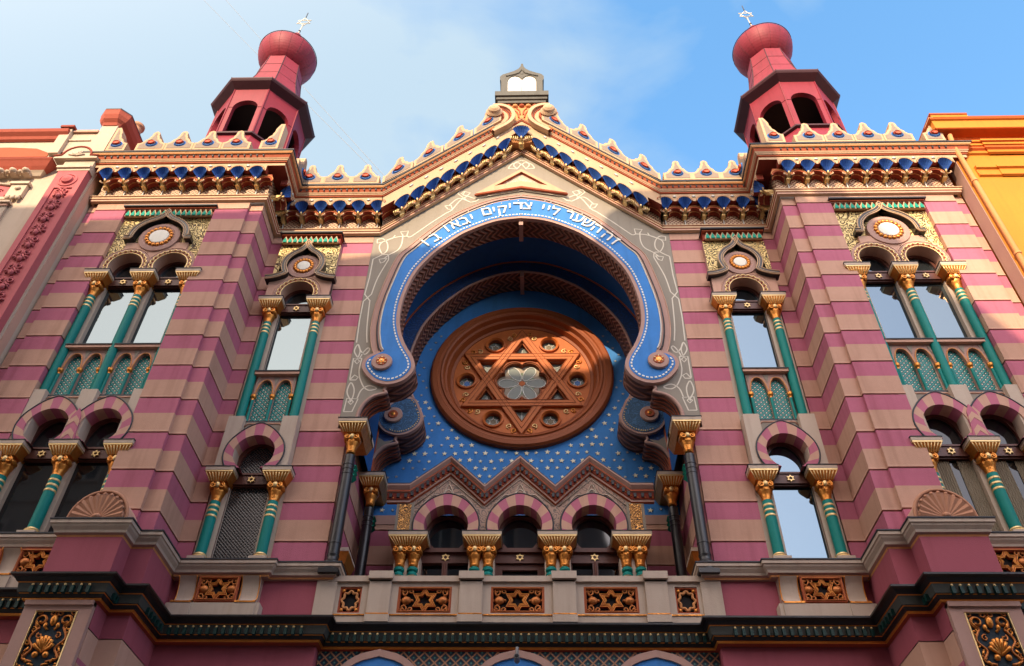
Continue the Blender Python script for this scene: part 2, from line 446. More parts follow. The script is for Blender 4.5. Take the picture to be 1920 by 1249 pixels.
def capital(mb, x, y, zt, hw=.26, pair=0, front=.23):
    g = M['gold']
    mb.box(x - hw, x + hw, y - front, y + front + .1, zt - .085, zt - .012, M['stone'])
    mb.box(x - hw - .012, x + hw + .012, y - front - .012, y + front + .1, zt - .012, zt, M['slate'])
    mb.frustum(x, y, zt - .27, zt - .115, hw * .62, front * .62, hw * .93, front * .95, g)
    mb.box(x - hw * .97, x + hw * .97, y - front * .98, y + front, zt - .115, zt - .085, M['palegold'])
    nr_ = 9 if not pair else 13
    for i in range(nr_):
        f = -1 + 2 * i / (nr_ - 1)
        mb.tube([(x + f * hw * .60, y - front * .625, zt - .265), (x + f * hw * .9, y - front * .955, zt - .125)], .010, M['palegold'], 4)
    for c in ((-pair, pair) if pair else (0,)):
        w = .13
        for sx in (-1, 1):
            pts = spiral(x + c + sx * .075, zt - .345, .06, .015, 90, 90 - sx * 500, 12)
            mb.tube([(p[0], y - .125, p[1]) for p in pts], .02, g, 5)
            mb.ball((x + c + sx * .125, y - .02, zt - .36), .035, .12, .055, g, 8, 5)
        mb.ball((x + c, y - .125, zt - .33), .05, .035, .06, M['palegold'], 8, 5)
        mb.box(x + c - .115, x + c + .115, y - .11, y + .11, zt - .41, zt - .27, g)
        mb.lathe(x + c, y, [(.082, zt - .65), (.095, zt - .62), (.088, zt - .60), (.098, zt - .52), (.13, zt - .44), (.135, zt - .40)], g, 20, 1, .16)
def shaft(mb, x, y, z0, z1, r, mat, rings='top', base=True):
    prof = [(r * 1.5, z0), (r * 1.55, z0 + .02), (r * 1.3, z0 + .045), (r * 1.36, z0 + .06), (r * 1.05, z0 + .085), (r, z0 + .10)] if base else [(r * 1.12, z0), (r * 1.15, z0 + .02), (r, z0 + .04)]
    g = M['palegold']; mats = [g] * (len(prof) - 1)
    for z in ((z1 - .30, z1 - .20, z1 - .10) if rings else ()):
        prof += [(r, z - .022), (r * 1.08, z - .012), (r * 1.08, z + .012), (r, z + .022)]; mats += [mat, g, g, g]
    prof.append((r * .97, z1)); mats.append(mat)
    mb.lathe(x, y, prof, mats, 18)

def voussoirs(mb, xc, cz, ri, ro, zs, y0, y1, n, peak=.1):
    m = n * 3
    A = hs(xc, cz, ri, zs, m); B = hs(xc, cz, ro, zs, m, peak)
    for i in range(m):
        k = (i // 3) % 2
        mt = M['pink'] if k == (n // 2) % 2 else M['tan']
        mb.quad((A[i][0], y0, A[i][1]), (B[i][0], y0, B[i][1]), (B[i + 1][0], y0, B[i + 1][1]), (A[i + 1][0], y0, A[i + 1][1]), mt)
        mb.quad((A[i][0], y0, A[i][1]), (A[i + 1][0], y0, A[i + 1][1]), (A[i + 1][0], y1, A[i + 1][1]), (A[i][0], y1, A[i][1]), mt)
        mb.quad((B[i][0], y0, B[i][1]), (B[i][0], y1, B[i][1]), (B[i + 1][0], y1, B[i + 1][1]), (B[i + 1][0], y0, B[i + 1][1]), mt)
    mb.tube(y3(B, y0 + .004), .016, M['slate'], 6)
    return A, B

def pointed(cx, zb, zsp, zt, w, n=6):
    """opening with straight sides and a pointed top"""
    R = [(cx + w * cos(t * pi / 2) ** .8, zsp + (zt - zsp) * sin(t * pi / 2) ** 1.15) for t in [i / n for i in range(n)]]
    R.append((cx, zt))
    L = [(2 * cx - p[0], p[1]) for p in reversed(R[:-1])]
    return [(cx + w, zb)] + R + L + [(cx - w, zb)]

def ornament_star(mb, x, z, y, R):
    mb.plate(star6(x, z, R), [star6(x, z, R * .55)], y - .012, y + .012, M['palegold'])

def window_frame(mb, x, y, zb, zt, ztr, half, arch_c, arch_r):
    """wood frame: casement below, transom with star, lunette above"""
    w = M['wood']
    hole = [(x - half + .05, zb + .05), (x + half - .05, zb + .05), (x + half - .05, zt), (x - half + .05, zt)]
    lun = [(x + (arch_r - .05) * cos(a * pi / 16), ztr + .03 + (arch_c + arch_r - .05 - ztr - .03) * sin(a * pi / 16) ** .8) for a in range(17)]
    outer = [(x - half, zb), (x + half, zb), (x + half, arch_c)] + arc(x, arch_c, half, 0, 180, 16)[1:-1] + [(x - half, arch_c)]
    mb.plate(outer, [hole, lun], y, y + .09, w)
    mb.box(x - half, x + half, y - .05, y - .003, zt + .02, ztr - .01, w)
    mb.box(x - half, x + half, y - .07, y - .003, ztr - .008, ztr + .03, w)
    ornament_star(mb, x, (zt + ztr) / 2, y - .066, .075)
    # thin inner bead round the casement
    mb.plate(inset(hole, -.012), [inset(hole, .012)], y - .012, y - .002, w)

def bay(root, mx, xc, y0, cols, kinds):
    """one window axis of two storeys; cols: column offsets; kinds: glass of (upper lights, lower lights) from left to right"""
    lights = [(a + b) / 2 for a, b in zip(cols[:-1], cols[1:])]
    single = len(lights) == 1
    xl, xr = xc + cols[0] - .18, xc + cols[-1] + .18
    if not single: xl, xr = 6.90, 8.98
    yc = y0 - .05
    # ---------------- upper window
    mb = MB(mx)
    mb.box(xl, xr, y0 + .16, y0 + .45, 9.6, 15.1, M['mauve'])
    ca = 13.26 if single else 13.30
    gp_ = [(xl, ca + .02), (xl, 14.93), (xr, 14.93), (xr, ca + .02)]
    for l in lights[::-1]: gp_ += arc(xc + l, ca, .44, 3, 177, 20)
    mb.plate(gp_, [], y0 - .12, y0 + .155, M['gilt'], M['mauve'])
    for c in cols: mb.box(xc + c - .155, xc + c + .155, y0 + .02, y0 + .155, 9.83, 13.0, M['stone'])
    for l in lights:
        x = xc + l
        # arch ring block
        ring = hs(x, ca, .50, 13.1, 28); hole = hs(x, ca, .36, 13.1, 28)
        mb.plate(ring + hole[::-1], [], y0 - .2, y0 + .12, M['mauve'], M['tan'])
        mb.tube(y3(hs(x, ca, .52, 13.1, 28), y0 - .195), .012, M['tan'], 5)
        mb.tube(y3(hs(x, ca, .365, 13.1, 28), y0 - .205), .012, M['palegold'], 5)
        for a in range(15):
            t = radians(-18 + 216 * a / 14)
            px, pz = x + .405 * cos(t), ca + .405 * sin(t)
            if pz < 13.12: continue
            sc = [(px + .043 * cos(t + pi / 2 + pi * q / 6) * 1, y0 - .21, pz + .043 * sin(t + pi / 2 + pi * q / 6)) for q in range(-6, 1)]
            mb.tube([(px + .046 * cos(t - pi / 2 + pi * q / 6), y0 - .21, pz + .046 * sin(t - pi / 2 + pi * q / 6)) for q in range(7)], .014, M['palegold'], 5)
            mb.ball((px + .005 * cos(t), y0 - .2, pz), .026, .012, .026, M['darkred'], 6, 4)
    if single:
        mb.plate([(xc - .70, 13.1), (xc - .49, 13.1)] + [(xc - .49, ca)] + [p for p in arc(xc, ca, .49, 180, 0, 20)] + [(xc + .49, 13.1), (xc + .70, 13.1), (xc + .70, 13.66), (xc + .34, 13.9), (xc - .34, 13.9), (xc - .70, 13.66)], [], y0 - .18, y0 - .04, M['tan'], M['mauve'])
    else:
        mb.prism([(xl + .02, 13.1), (xl + .02, 13.5), (xc - .5, 14.0), (xc + .5, 14.0), (xr - .02, 13.5), (xr - .02, 13.1), (xc + .13, 13.1), (xc, 13.5), (xc - .13, 13.1)] if False else
                 [(xc - .68, 13.72), (xc + .68, 13.72), (xc + .68, 14.02), (xc - .68, 14.02)], y0 - .19, y0 - .1, M['tan'])
        mb.prism([(xc - .14, 13.1), (xc + .14, 13.1), (xc + .05, 13.4), (xc + .12, 13.75), (xc - .12, 13.75), (xc - .05, 13.4)], y0 - .185, y0 + .1, M['tan'])
    w = mb.build('arched_window', root)
    # leaf cornice
    mb = MB(mx)
    mb.box(xl + .02, xr - .02, y0 - .17, y0, 14.93, 15.17, M['darkred'])
    nl = 11 if single else 17
    for i in range(nl):
        c = xl + .05 + (xr - xl - .10) * (i + .5) / nl; h = (xr - xl - .1) / nl / 2
        mb.prism([(c - h, 14.90), (c + h, 14.90), (c + h, 14.99), (c, 15.13), (c - h, 14.99)], y0 - .23, y0 - .172, M['cream'])
        mb.prism([(c - h * .72, 14.91), (c + h * .72, 14.91), (c + h * .62, 14.98), (c, 15.075), (c - h * .62, 14.98)], y0 - .25, y0 - .232, M['tealleaf'])
    mb.box(xl - .03, xr + .03, y0 - .31, y0, 15.175, 15.215, M['slate'])
    mb.box(xl, xr, y0 - .26, y0, 15.14, 15.172, M['redbrown'])
    mb.build('leaf_cornice', w)
    # ogee hood
    mb = MB(mx)
    if single:
        H = [(0, 14.86), (.035, 14.72), (.13, 14.58), (.29, 14.45), (.40, 14.28), (.43, 14.1), (.39, 13.92), (.36, 13.83), (.46, 13.76), (.62, 13.70), (.78, 13.68)]
    else:
        H = [(0, 15.0), (.04, 14.86), (.17, 14.74), (.38, 14.62), (.54, 14.44), (.60, 14.26), (.61, 14.10), (.74, 14.10)]
    R = cr(H, 4) if single else cr(H[:-1], 4) + [H[-1]]
    full = mirror(R)[::-1] + R[1:]
    full = [(xc + p[0], p[1]) for p in full]
    wd = .055
    A = offset_open(full, wd); B = offset_open(full, -wd)
    mb.prism(A + B[::-1], y0 - .30, y0 - .1, M['black'])
    for off, rr in ((wd, .014), (-wd, .016), (-.012, .01)):
        mb.tube(y3(offset_open(full, off), y0 - .302), rr, M['cream'], 5)
    mb.build('hood_mould', w)
    # roundel
    mb = MB(mx)
    mz, r1, r2 = (14.10, .245, .14) if single else (14.18, .325, .21)
    mb.lathe_y(xc, mz, [(r1 + .13, y0 - .1), (r1 + .12, y0 - .22), (r1 + .03, y0 - .235), (r1, y0 - .22)], [M['mauve'], M['mauve'], M['mauve']], 36)
    for k in range(18):
        a = 2 * pi * k / 18
        mb.ball((xc + (r1 + r2) / 2 * cos(a), y0 - .235, mz + (r1 + r2) / 2 * sin(a)), (r1 - r2) * .42, .035, (r1 - r2) * .42, M['gold'], 7, 5)
    mb.lathe_y(xc, mz, [(r2 + .02, y0 - .2), (r2, y0 - .25), (r2 - .02, y0 - .255), (.001, y0 - .262)], M['white'], 28)
    mb.build('roundel', w)
    # frames and panes
    for l, kd in zip(lights, kinds[0]):
        x = xc + l
        mb = MB(mx); window_frame(mb, x, y0 + .06, 11.06, 12.86, 13.08, .42, ca, .36); f = mb.build('window_frame', w)
        mb = MB(mx)
        mb.box(x - .40, x + .40, y0 + .12, y0 + .135, 11.08, 12.9, M[kd]); mb.build('pane', w)
        mb = MB(mx); mb.prism([(x - .36, 13.06), (x + .36, 13.06)] + arc(x, ca, .36, 0, 180, 14), y0 + .12, y0 + .135, M[kd]); mb.build('pane', w)
        # lattice parapet under the casement
        mb = MB(mx); hw = .40
        mb.box(x - hw, x + hw, y0 + .03, y0 + .06, 9.84, 11.0, M['trellis'])
        h1 = pointed(x - .19, 9.86, 10.5, 10.90, .165); h2 = pointed(x + .19, 9.86, 10.5, 10.90, .165)
        mb.plate([(x - hw, 9.84), (x + hw, 9.84), (x + hw, 11.0), (x - hw, 11.0)], [h1, h2], y0 - .04, y0 + .028, M['mauve'])
        for cx_ in (x - .19, x + .19):
            mb.tube(y3(pointed(cx_, 10.46, 10.5, 10.905, .172)[1:-1], y0 - .045), .014, M['orange'], 5)
        for q in (-.375, 0, .375):
            mb.lathe(x + q, y0 - .05, [(.035, 9.86), (.03, 9.9), (.03, 10.38)], M['teal'], 8)
            mb.lathe(x + q, y0 - .05, [(.03, 10.38), (.03, 10.41), (.055, 10.45), (.06, 10.5)], M['gold'], 8)
        for q in (-.38, 0, .38): mb.prism([(x + q - .06 * (q >= 0) , 10.97), (x + q + .06 * (q <= 0), 10.97), (x + q, 10.76)], y0 - .05, y0 - .041, M['grey'])
        mb.build('lattice_panel', w)
        mb = MB(mx)
        mb.box(x - .45, x + .45, y0 - .13, y0 + .1, 11.0, 11.065, M['tan']); mb.box(x - .46, x + .46, y0 - .15, y0 + .1, 11.067, 11.085, M['slate'])
        mb.build('sill', w)
        mb = MB(mx); mb.box(x - .42, x + .42, y0 - .10, y0 + .1, 9.80, 9.835, M['slate']); mb.build('drip_ledge', w)
    for c in cols:
        mb = MB(mx); shaft(mb, xc + c, yc, 9.88, 12.48, .088, M['teal'], 'top', False); mb.build('column', w)
        mb = MB(mx); capital(mb, xc + c, yc, 13.1); mb.build('capital', w)
        mb = MB(mx); mb.box(xc + c - .15, xc + c + .15, y0 - .21, y0 + .1, 8.75, 9.875, M['stone']); mb.build('pedestal', w)
    # ---------------- lower window
    mb = MB(mx)
    mb.box(xl, xr, y0 + .16, y0 + .45, 6.6, 9.6, M['mauve'])
    for c in cols: mb.box(xc + c - .155, xc + c + .155, y0 + .02, y0 + .155, 6.85, 8.6, M['stone'])
    for l in lights:
        x = xc + l
        A, B = voussoirs(mb, x, 9.02, .385, .56, 8.68, y0 - .235, y0 + .12, 13, .12)
        nb = hs(x, 9.02, .40, 8.7, 20)
        mb.plate([(x + .48, 8.7), (x + .48, 9.8), (x - .48, 9.8), (x - .48, 8.7)] + nb[::-1], [], y0 - .10, y0 + .1, M['grey'])
        mb.tube([(x - .36, y0 - .1, 9.7), (x - .3, y0 - .1, 9.77), (x + .3, y0 - .1, 9.77), (x + .36, y0 - .1, 9.7)], .02, M['tan'], 5)
    if not single:
        mb.prism([(xc - .15, 8.68), (xc + .15, 8.68), (xc + .10, 9.0), (xc + .085, 9.22), (xc, 9.40), (xc - .085, 9.22), (xc - .10, 9.0)], y0 - .256, y0 + .1, M['pink'])
        for q in (8.70, 8.98): mb.prism([(xc - .11, q), (xc, q + .12), (xc + .11, q), (xc + .10, q + .13), (xc, q + .25), (xc - .10, q + .13)], y0 - .262, y0 - .257, M['tan'])
        mb.box(xl, xc + cols[0] - .15, y0 - .05, y0 + .1, 8.6, 9.8, M['stone']); mb.box(xc + cols[-1] + .15, xr, y0 - .05, y0 + .1, 8.6, 9.8, M['stone'])
    w = mb.build('arched_window', root)
    for l, kd in zip(lights, kinds[1]):
        x = xc + l
        mb = MB(mx); window_frame(mb, x, y0 + .06, 6.86, 8.46, 8.68, .42, 9.02, .385); mb.build('window_frame', w)
        g = kd if kd != 'curtain' else 'darkglass'
        mb = MB(mx); mb.box(x - .40, x + .40, y0 + .12, y0 + .135, 6.88, 8.5, M[g]); mb.build('pane', w)
        mb = MB(mx); mb.prism([(x - .38, 8.66), (x + .38, 8.66)] + arc(x, 9.02, .385, 0, 180, 14), y0 + .12, y0 + .135, M[g]); mb.build('pane', w)
        if kd == 'curtain':
            mb = MB(mx)
            for s_, e_ in ((-.36, -.05), (.08, .36)):
                pts = [(x + s_ + (e_ - s_) * i / 40, y0 + .108 + .008 * sin(i * 1.25)) for i in range(41)]
                mb.strip([(p[0], p[1], 6.92) for p in pts], [(p[0] * 1, p[1], 8.44) for p in pts], M['curtain'], smooth=True)
            mb.build('curtain', w)
    for c in cols:
        mb = MB(mx)
        mb.box(xc + c - .15, xc + c + .15, y0 - .21, y0 + .1, 6.80, 6.94, M['stone'])
        shaft(mb, xc + c, yc, 6.94, 8.06, .093, M['teal']); mb.build('column', w)
        mb = MB(mx); capital(mb, xc + c, yc, 8.69); mb.build('capital', w)

def scroll_panel(mb, x0, x1, z0, z1, y, urns=True, star=True):
    """pierced panel: frame, six-pointed star, urns and tendrils over a dark ground"""
    cx, cz = (x0 + x1) / 2, (z0 + z1) / 2; w, h = (x1 - x0) / 2, (z1 - z0) / 2
    rb, g = M['copper'], M['copper']
    mb.box(x0, x1, y + .06, y + .10, z0, z1, M['inside'])
    mb.plate([(x0, z0), (x1, z0), (x1, z1), (x0, z1)], [[(x0 + .04, z0 + .04), (x1 - .04, z0 + .04), (x1 - .04, z1 - .04), (x0 + .04, z1 - .04)]], y - .01, y + .058, M['redbrown'])
    q = .025
    mb.tube([(x0 + q, y - .014, z0 + q), (x1 - q, y - .014, z0 + q), (x1 - q, y - .014, z1 - q), (x0 + q, y - .014, z1 - q)], .010, g, 5, True)
    R = h * .98
    mb.plate(star6(cx, cz, R), [star6(cx, cz, R * .56)], y + .005, y + .055, M['redbrown'])
    for f in (.98, .76, .60):
        mb.tube(y3(star6(cx, cz, R * f), y + .002), .008, M['gold'], 5, True)
    for sx in (-1, 1):
        ux = cx + sx * w * .68
        if urns:
            mb.ball((ux, y + .03, cz), .085, .05, .07, g, 10, 6); mb.ball((ux - sx * .09, y + .03, cz), .03, .03, .025, g, 6, 4); mb.ball((ux + sx * .10, y + .03, cz), .02, .02, .03, g, 6, 4)
        for sz in (-1, 1):
            for r_, px, pz, tw in ((.065, .78, .58, 420), (.05, .50, .70, -400), (.045, .88, .80, -360)):
                P = spiral(cx + sx * w * px, cz + sz * h * pz, r_, .01, 90 * sz, 90 * sz + tw * sx * sz, 12)
                mb.tube(y3(P, y + .02), .014, g if px > .7 else rb, 5)
            mb.tube(y3(cr([(ux, cz + sz * .06), (ux + sx * .06, cz + sz * h * .45), (ux + sx * .02, cz + sz * h * .75), (ux - sx * .1, cz + sz * h * .85)], 4), y + .025), .013, rb, 5)

# ------------------------------------------------------------------ the synagogue
ROOT = empty('synagogue', (0, 0, -1.6))
tag(ROOT, 'pink and tan striped synagogue with a blue keyhole arch and two crimson turrets', 'synagogue')
XB, SL = 3.33, .96          # where the gable starts and its slope
def base(x): return SL * max(0, XB - abs(x))

# outlines of the great keyhole arch (right half, apex first)
KEY = [(0, 15.88), (.42, 15.82), (.76, 15.70), (1.17, 15.46), (1.45, 15.25), (1.85, 14.82), (2.1, 14.47), (2.36, 13.98), (2.53, 13.3), (2.575, 12.72), (2.525, 12.27), (2.38, 11.83), (2.18, 11.45), (2.12, 11.2), (2.183, 11.0), (2.31, 10.85), (2.48, 10.76), (2.64, 10.735)]
TONGUE = [(2.66, 10.67), (2.61, 10.6), (2.66, 10.54), (2.85, 10.48), (3.0, 10.335), (3.08, 10.14), (3.10, 9.98), (3.105, 9.72)]
SCROLL = [(2.64, 10.735), (2.84, 10.784), (3.0, 10.9), (3.14, 11.08), (3.2, 11.23), (3.18, 11.39), (3.1, 11.5), (3.0, 11.57)]
BAND = [(0, 16.68), (.5, 16.575), (.85, 16.43), (1.21, 16.215), (1.65, 15.88), (2.1, 15.37), (2.5, 14.82), (2.72, 14.50), (2.89, 13.75), (3.01, 13.0), (3.03, 12.32), (2.95, 11.8), (2.87, 11.6)]
KR = cr(KEY, 3); TR = cr(TONGUE, 3); SR = cr(SCROLL, 3); BR_ = cr(BAND, 3)

def arch_slab(name, y0, y1, xo, face, top, under):
    """wall slab pierced by the keyhole opening; open at the bottom"""
    right = KR + TR
    inner = mirror(right)[::-1] + right[1:]                # left foot .. apex .. right foot
    outer = [(xo, 9.72)] + top + [(-xo, 9.72)]
    mb = MB(); mb.plate(inner + outer, [], y0, y1, face, under)
    for mx in (1, -1):
        m2 = mb; m2.mx = mx
        m2.tube([(p[0], y0 - .004, p[1]) for p in offset_open(KR + TR[:4], .03)], .034, M['mauve'], 6)
        m2.tube([(p[0], y0 - .004, p[1]) for p in offset_open(TR[3:], .035)], .04, M['mauve'], 6)
        # beads along the tongue
        for j in range(4):
            m2.tube([(p[0] - .006, y0 + .1 + j * .11, p[1]) for p in TR[6:]], .012, M['redbrown'], 5)
    mb.mx = 1
    return mb
mb = arch_slab('front_arch', 0, .49, 3.47, M['grey'], [(3.47, 15.36), (XB, 15.42), (0, 15.42 + base(0)), (-XB, 15.42), (-3.47, 15.36)], M['soffit'])
mb.box(-.05, .05, -.02, .5, 15.72, 15.885, M['mauve'])
FARCH = mb.build('keyhole_arch', ROOT)
# upper gable face is a warmer coat inside the same slab: painted strapwork on it
mb = MB()
def ribbon(mb, P, w, y, mat, closed=False):
    if closed: P = list(P) + [P[0]]
    mb.strip(y3(offset_open(P, w / 2), y), y3(offset_open(P, -w / 2), y), mat)
# S: straight-sided strokes, C: curved strokes, D: closed lozenges
K1 = [('D', [(3.421, 10.127), (3.258, 10.127), (3.183, 10.443), (3.405, 10.459)]), ('C', [(3.32, 10.40), (3.425, 10.62), (3.385, 10.86), (3.295, 10.70), (3.29, 10.5), (3.33, 10.36)]),
      ('D', [(3.31, 10.42), (3.264, 10.366), (3.306, 10.305), (3.37, 10.37)]), ('C', [(3.20, 10.46), (3.147, 10.669), (3.008, 10.78), (2.845, 10.71), (2.99, 10.66), (3.118, 10.76), (3.224, 10.987)]),
      ('D', [(3.418, 10.93), (3.335, 11.061), (3.255, 11.002), (3.294, 10.929)]), ('S', [(3.418, 10.95), (3.421, 11.51), (3.25, 11.51)]), ('C', [(3.25, 11.51), (3.262, 11.2), (3.224, 10.987)]),
      ('D', [(3.388, 11.434), (3.339, 11.494), (3.285, 11.433), (3.331, 11.358)]), ('C', [(3.332, 11.525), (3.431, 11.71), (3.381, 11.90), (3.311, 11.709), (3.332, 11.525)]),
      ('C', [(3.30, 11.50), (3.237, 11.677), (3.16, 11.80), (3.12, 11.74), (3.198, 11.62), (3.30, 11.72), (3.38, 11.9)]),
      ('S', [(3.40, 14.56), (3.405, 13.93), (3.44, 13.38)]), ('S', [(3.44, 13.18), (3.445, 12.636), (3.42, 11.95)]), ('C', [(3.04, 14.53), (3.215, 13.928), (3.29, 13.40)]), ('C', [(3.30, 13.18), (3.26, 12.4), (3.20, 11.95)]),
      ('S', [(3.44, 13.40), (3.29, 13.18)]), ('S', [(3.29, 13.40), (3.44, 13.18)]),
      ('C', [(3.40, 14.56), (3.22, 14.70), (3.11, 14.86), (3.13, 15.1), (3.25, 15.27), (3.385, 15.25)]), ('S', [(3.385, 15.26), (3.373, 15.12), (3.28, 15.14)]), ('C', [(3.28, 15.14), (3.1, 15.25), (3.02, 15.30), (2.98, 15.40)]),
      ('C', [(3.04, 14.53), (3.07, 14.70), (3.20, 14.73), (3.30, 14.94), (3.28, 15.12), (3.10, 15.26), (2.9, 15.34), (2.70, 15.36)]), ('S', [(2.70, 15.36), (2.68, 15.545), (2.865, 15.52), (2.80, 15.40)]),
      ('C', [(2.80, 15.42), (2.79, 15.11), (2.86, 14.87), (3.05, 14.70), (3.16, 14.56)]), ('D', [(3.08, 14.59), (3.135, 14.46), (3.21, 14.42), (3.26, 14.55)]),
      ('C', [(2.70, 15.36), (2.62, 15.33), (2.5, 15.45), (2.2, 15.80), (1.95, 16.07), (1.83, 16.20)]),
      ('D', [(1.87, 16.50), (1.79, 16.36), (1.67, 16.33), (1.72, 16.50)]), ('C', [(1.83, 16.20), (1.70, 16.31), (1.62, 16.47), (1.5, 16.70), (1.36, 16.85)]), ('C', [(1.77, 16.50), (1.62, 16.72), (1.50, 16.78), (1.36, 16.70), (1.25, 16.62)]),
      ('S', [(1.36, 16.85), (1.27, 17.0), (1.40, 17.05), (1.46, 16.92)]), ('S', [(1.5, 16.95), (1.42, 17.06), (1.53, 17.08), (1.58, 16.97), (1.36, 16.72)]), ('C', [(1.25, 16.62), (1.12, 16.66), (1.05, 16.76), (1.18, 16.78), (1.3, 16.85), (1.46, 16.92)]),
      ('C', [(1.05, 16.74), (.75, 16.90), (.38, 17.03), (.09, 17.09)]), ('S', [(.09, 17.17), (-.09, 17.01)]),
      ('C', [(0, 18.34), (.14, 18.27), (.20, 18.12), (.10, 17.97)]), ('C', [(.34, 18.0), (.25, 18.18), (.08, 18.24), (0, 18.12)]), ('S', [(.34, 18.0), (.12, 17.97), (0, 18.19)])]
for mx in (1, -1):
    mb = MB(mx)
    for i_, (kd, P) in enumerate(K1):
        ribbon(mb, cr(P, 4) if kd == 'C' else P, .026, -.004 - .0004 * (i_ % 3), M['line'], kd == 'D')
    mb.build('strapwork', FARCH)
mb = MB()
tri = [(0, 17.86), (-1.13, 16.86), (0, 17.14), (1.13, 16.86)]
tin = [(0, 17.74), (-.66, 17.16), (0, 17.35), (.66, 17.16)]
mb.plate(tri, [tin], -.09, -.002, M['cream'], M['redbrown'])
mb.prism(tin, -.02, -.003, M['arab2'])
mb.tube([(-1.15, -.08, 16.80), (0, -.08, 17.085), (1.15, -.08, 16.80)], .03, M['redbrown'], 6)
mb.build('triangle_panel', FARCH)

# raised blue inscription band with scrolled ends
right = BR_ + SR[::-1] + KR[::-1][1:]
mb = MB()
poly = right[:-1] + [KR[0]] + mirror(right[:-1])[::-1]
poly = BR_ + SR[::-1] + KR[::-1][1:] + mirror(KR)[1:] + mirror(SR)[1:] + mirror(BR_)[::-1][1:-1]
mb.plate(poly, [], -.10, -.002, M['mauve'])
blue = BR_ + [(p[0] - .0, p[1]) for p in []]
ins = inset(poly, .075)
mb.plate(ins, [], -.108, -.101, M['blue'])
for mx in (1, -1):
    mb.mx = mx
    mb.strip(y3(offset_open(BR_, .012), -.07), y3(offset_open(BR_, .13), -.07), M['mauve']); mb.strip(y3(offset_open(BR_, .13), -.07), y3(offset_open(BR_, .13), -.002), M['mauve'])
    mb.tube([(p[0], -.072, p[1]) for p in offset_open(BR_, .125)], .012, M['tan'], 5)
    mb.tube([(p[0], -.108, p[1]) for p in offset_open(BR_, -.015)], .014, M['slate'], 5)
    mb.tube([(p[0], -.110, p[1]) for p in offset_open(BR_[6:], -.075)], .016, M['line'], 5)
    # white dashes along the inner edge
    path = offset_open(KR, .125) + offset_open(SR, .125)[3:-4]
    acc = 0
    for a, b in zip(path[:-1], path[1:]):
        L = hypot(b[0] - a[0], b[1] - a[1])
        while acc < L:
            t = acc / L; x, z = a[0] + (b[0] - a[0]) * t, a[1] + (b[1] - a[1]) * t
            an = atan2(b[1] - a[1], b[0] - a[0])
            q = [(x + u * cos(an) - v * sin(an), z + u * sin(an) + v * cos(an)) for u, v in ((-.026, -.016), (.026, -.016), (.026, .016), (-.026, .016))]
            mb.prism(q, -.118, -.106, M['white']); acc += .085
        acc -= L
mb.mx = 1
BANDO = mb.build('inscription_band', ROOT)
# carved Hebrew lettering
LET = [('ז', 2.189, 14.958), ('ה', 2.015, 15.155), ('ה', 1.786, 15.428), ('ש', 1.588, 15.625), ('ע', 1.378, 15.80), ('ר', 1.157, 15.945), ('ל', .841, 16.135), ('י', .685, 16.24), ('י', .549, 16.29), ('צ', .161, 16.30), ('ד', -.069, 16.31), ('י', -.273, 16.345), ('ק', -.448, 16.22), ('י', -.663, 16.21), ('ם', -.83, 16.10), ('י', -1.195, 15.935), ('ב', -1.338, 15.76), ('א', -1.56, 15.63), ('ו', -1.76, 15.48), ('ב', -2.0, 15.165), ('ו', -2.216, 14.967)]
mb = MB()
for ch, x, z in LET:
    mb = MB()
    c = bpy.data.curves.new('t', 'FONT'); c.body = ch; c.size = .42; c.align_x = 'CENTER'; c.extrude = .012; c.offset = .001; c.resolution_u = 3
    o = bpy.data.objects.new('t', c); me = bpy.data.meshes.new_from_object(o)
    if ch == 'ד':
        mb.prism([(x + u, z + v) for u, v in ((-.12, .125), (-.12, .07), (.045, .07), (.045, -.125), (.10, -.125), (.10, .07), (.125, .07), (.125, .125))], -.135, -.111, M['white'])
        mb.ball((x, -.12, z + .20), .018, .012, .018, M['white'], 6, 4)
    elif len(me.vertices):
        ym = (min(p.co.y for p in me.vertices) + max(p.co.y for p in me.vertices)) / 2
        if ch == 'י': ym = .20
        if ch in 'קל': ym = .17 if ch == 'ק' else .19
        xm = (min(p.co.x for p in me.vertices) + max(p.co.x for p in me.vertices)) / 2
        th = -asin(max(-1, min(1, x / 3.15)))
        vs = []
        for p in me.vertices:
            u, v = (p.co.x - xm) * 1.02, (p.co.y - ym) * 1.05
            vs.append((x + u * cos(th) - v * sin(th), -.123 - p.co.z, z + u * sin(th) + v * cos(th)))
        mb.add(vs, [tuple(p.vertices) for p in me.polygons], M['white'])
        if ch != 'י' or True:
            mb.ball((x - .20 * sin(th), -.12, z + .20 * cos(th)), .018, .012, .018, M['white'], 6, 4)
    bpy.data.objects.remove(o); bpy.data.curves.remove(c); bpy.data.meshes.remove(me)
    mb.build('hebrew_letter', BANDO)
for mx in (1, -1):
    mb = MB(mx)
    mb.lathe_y(2.79, 11.285, [(.205, -.10), (.215, -.15), (.20, -.175), (.10, -.18), (.001, -.182)], [M['mauve']] * 4, 32)
    mb.lathe_y(2.79, 11.285, [(.115, -.17), (.11, -.19), (.001, -.192)], M['redbrown'], 24)
    for k in range(6): mb.ball((2.79 + .085 * cos(k * pi / 3 + pi / 6), -.195, 11.285 + .085 * sin(k * pi / 3 + pi / 6)), .018, .012, .018, M['palegold'], 6, 4)
    mb.ball((2.79, -.195, 11.285), .026, .015, .026, M['palegold'], 8, 5)
    mb.lathe_y(2.79, 11.285, [(.06, -.19), (.055, -.197), (.04, -.198)], M['gold'], 16)
    mb.build('scroll_boss', BANDO)

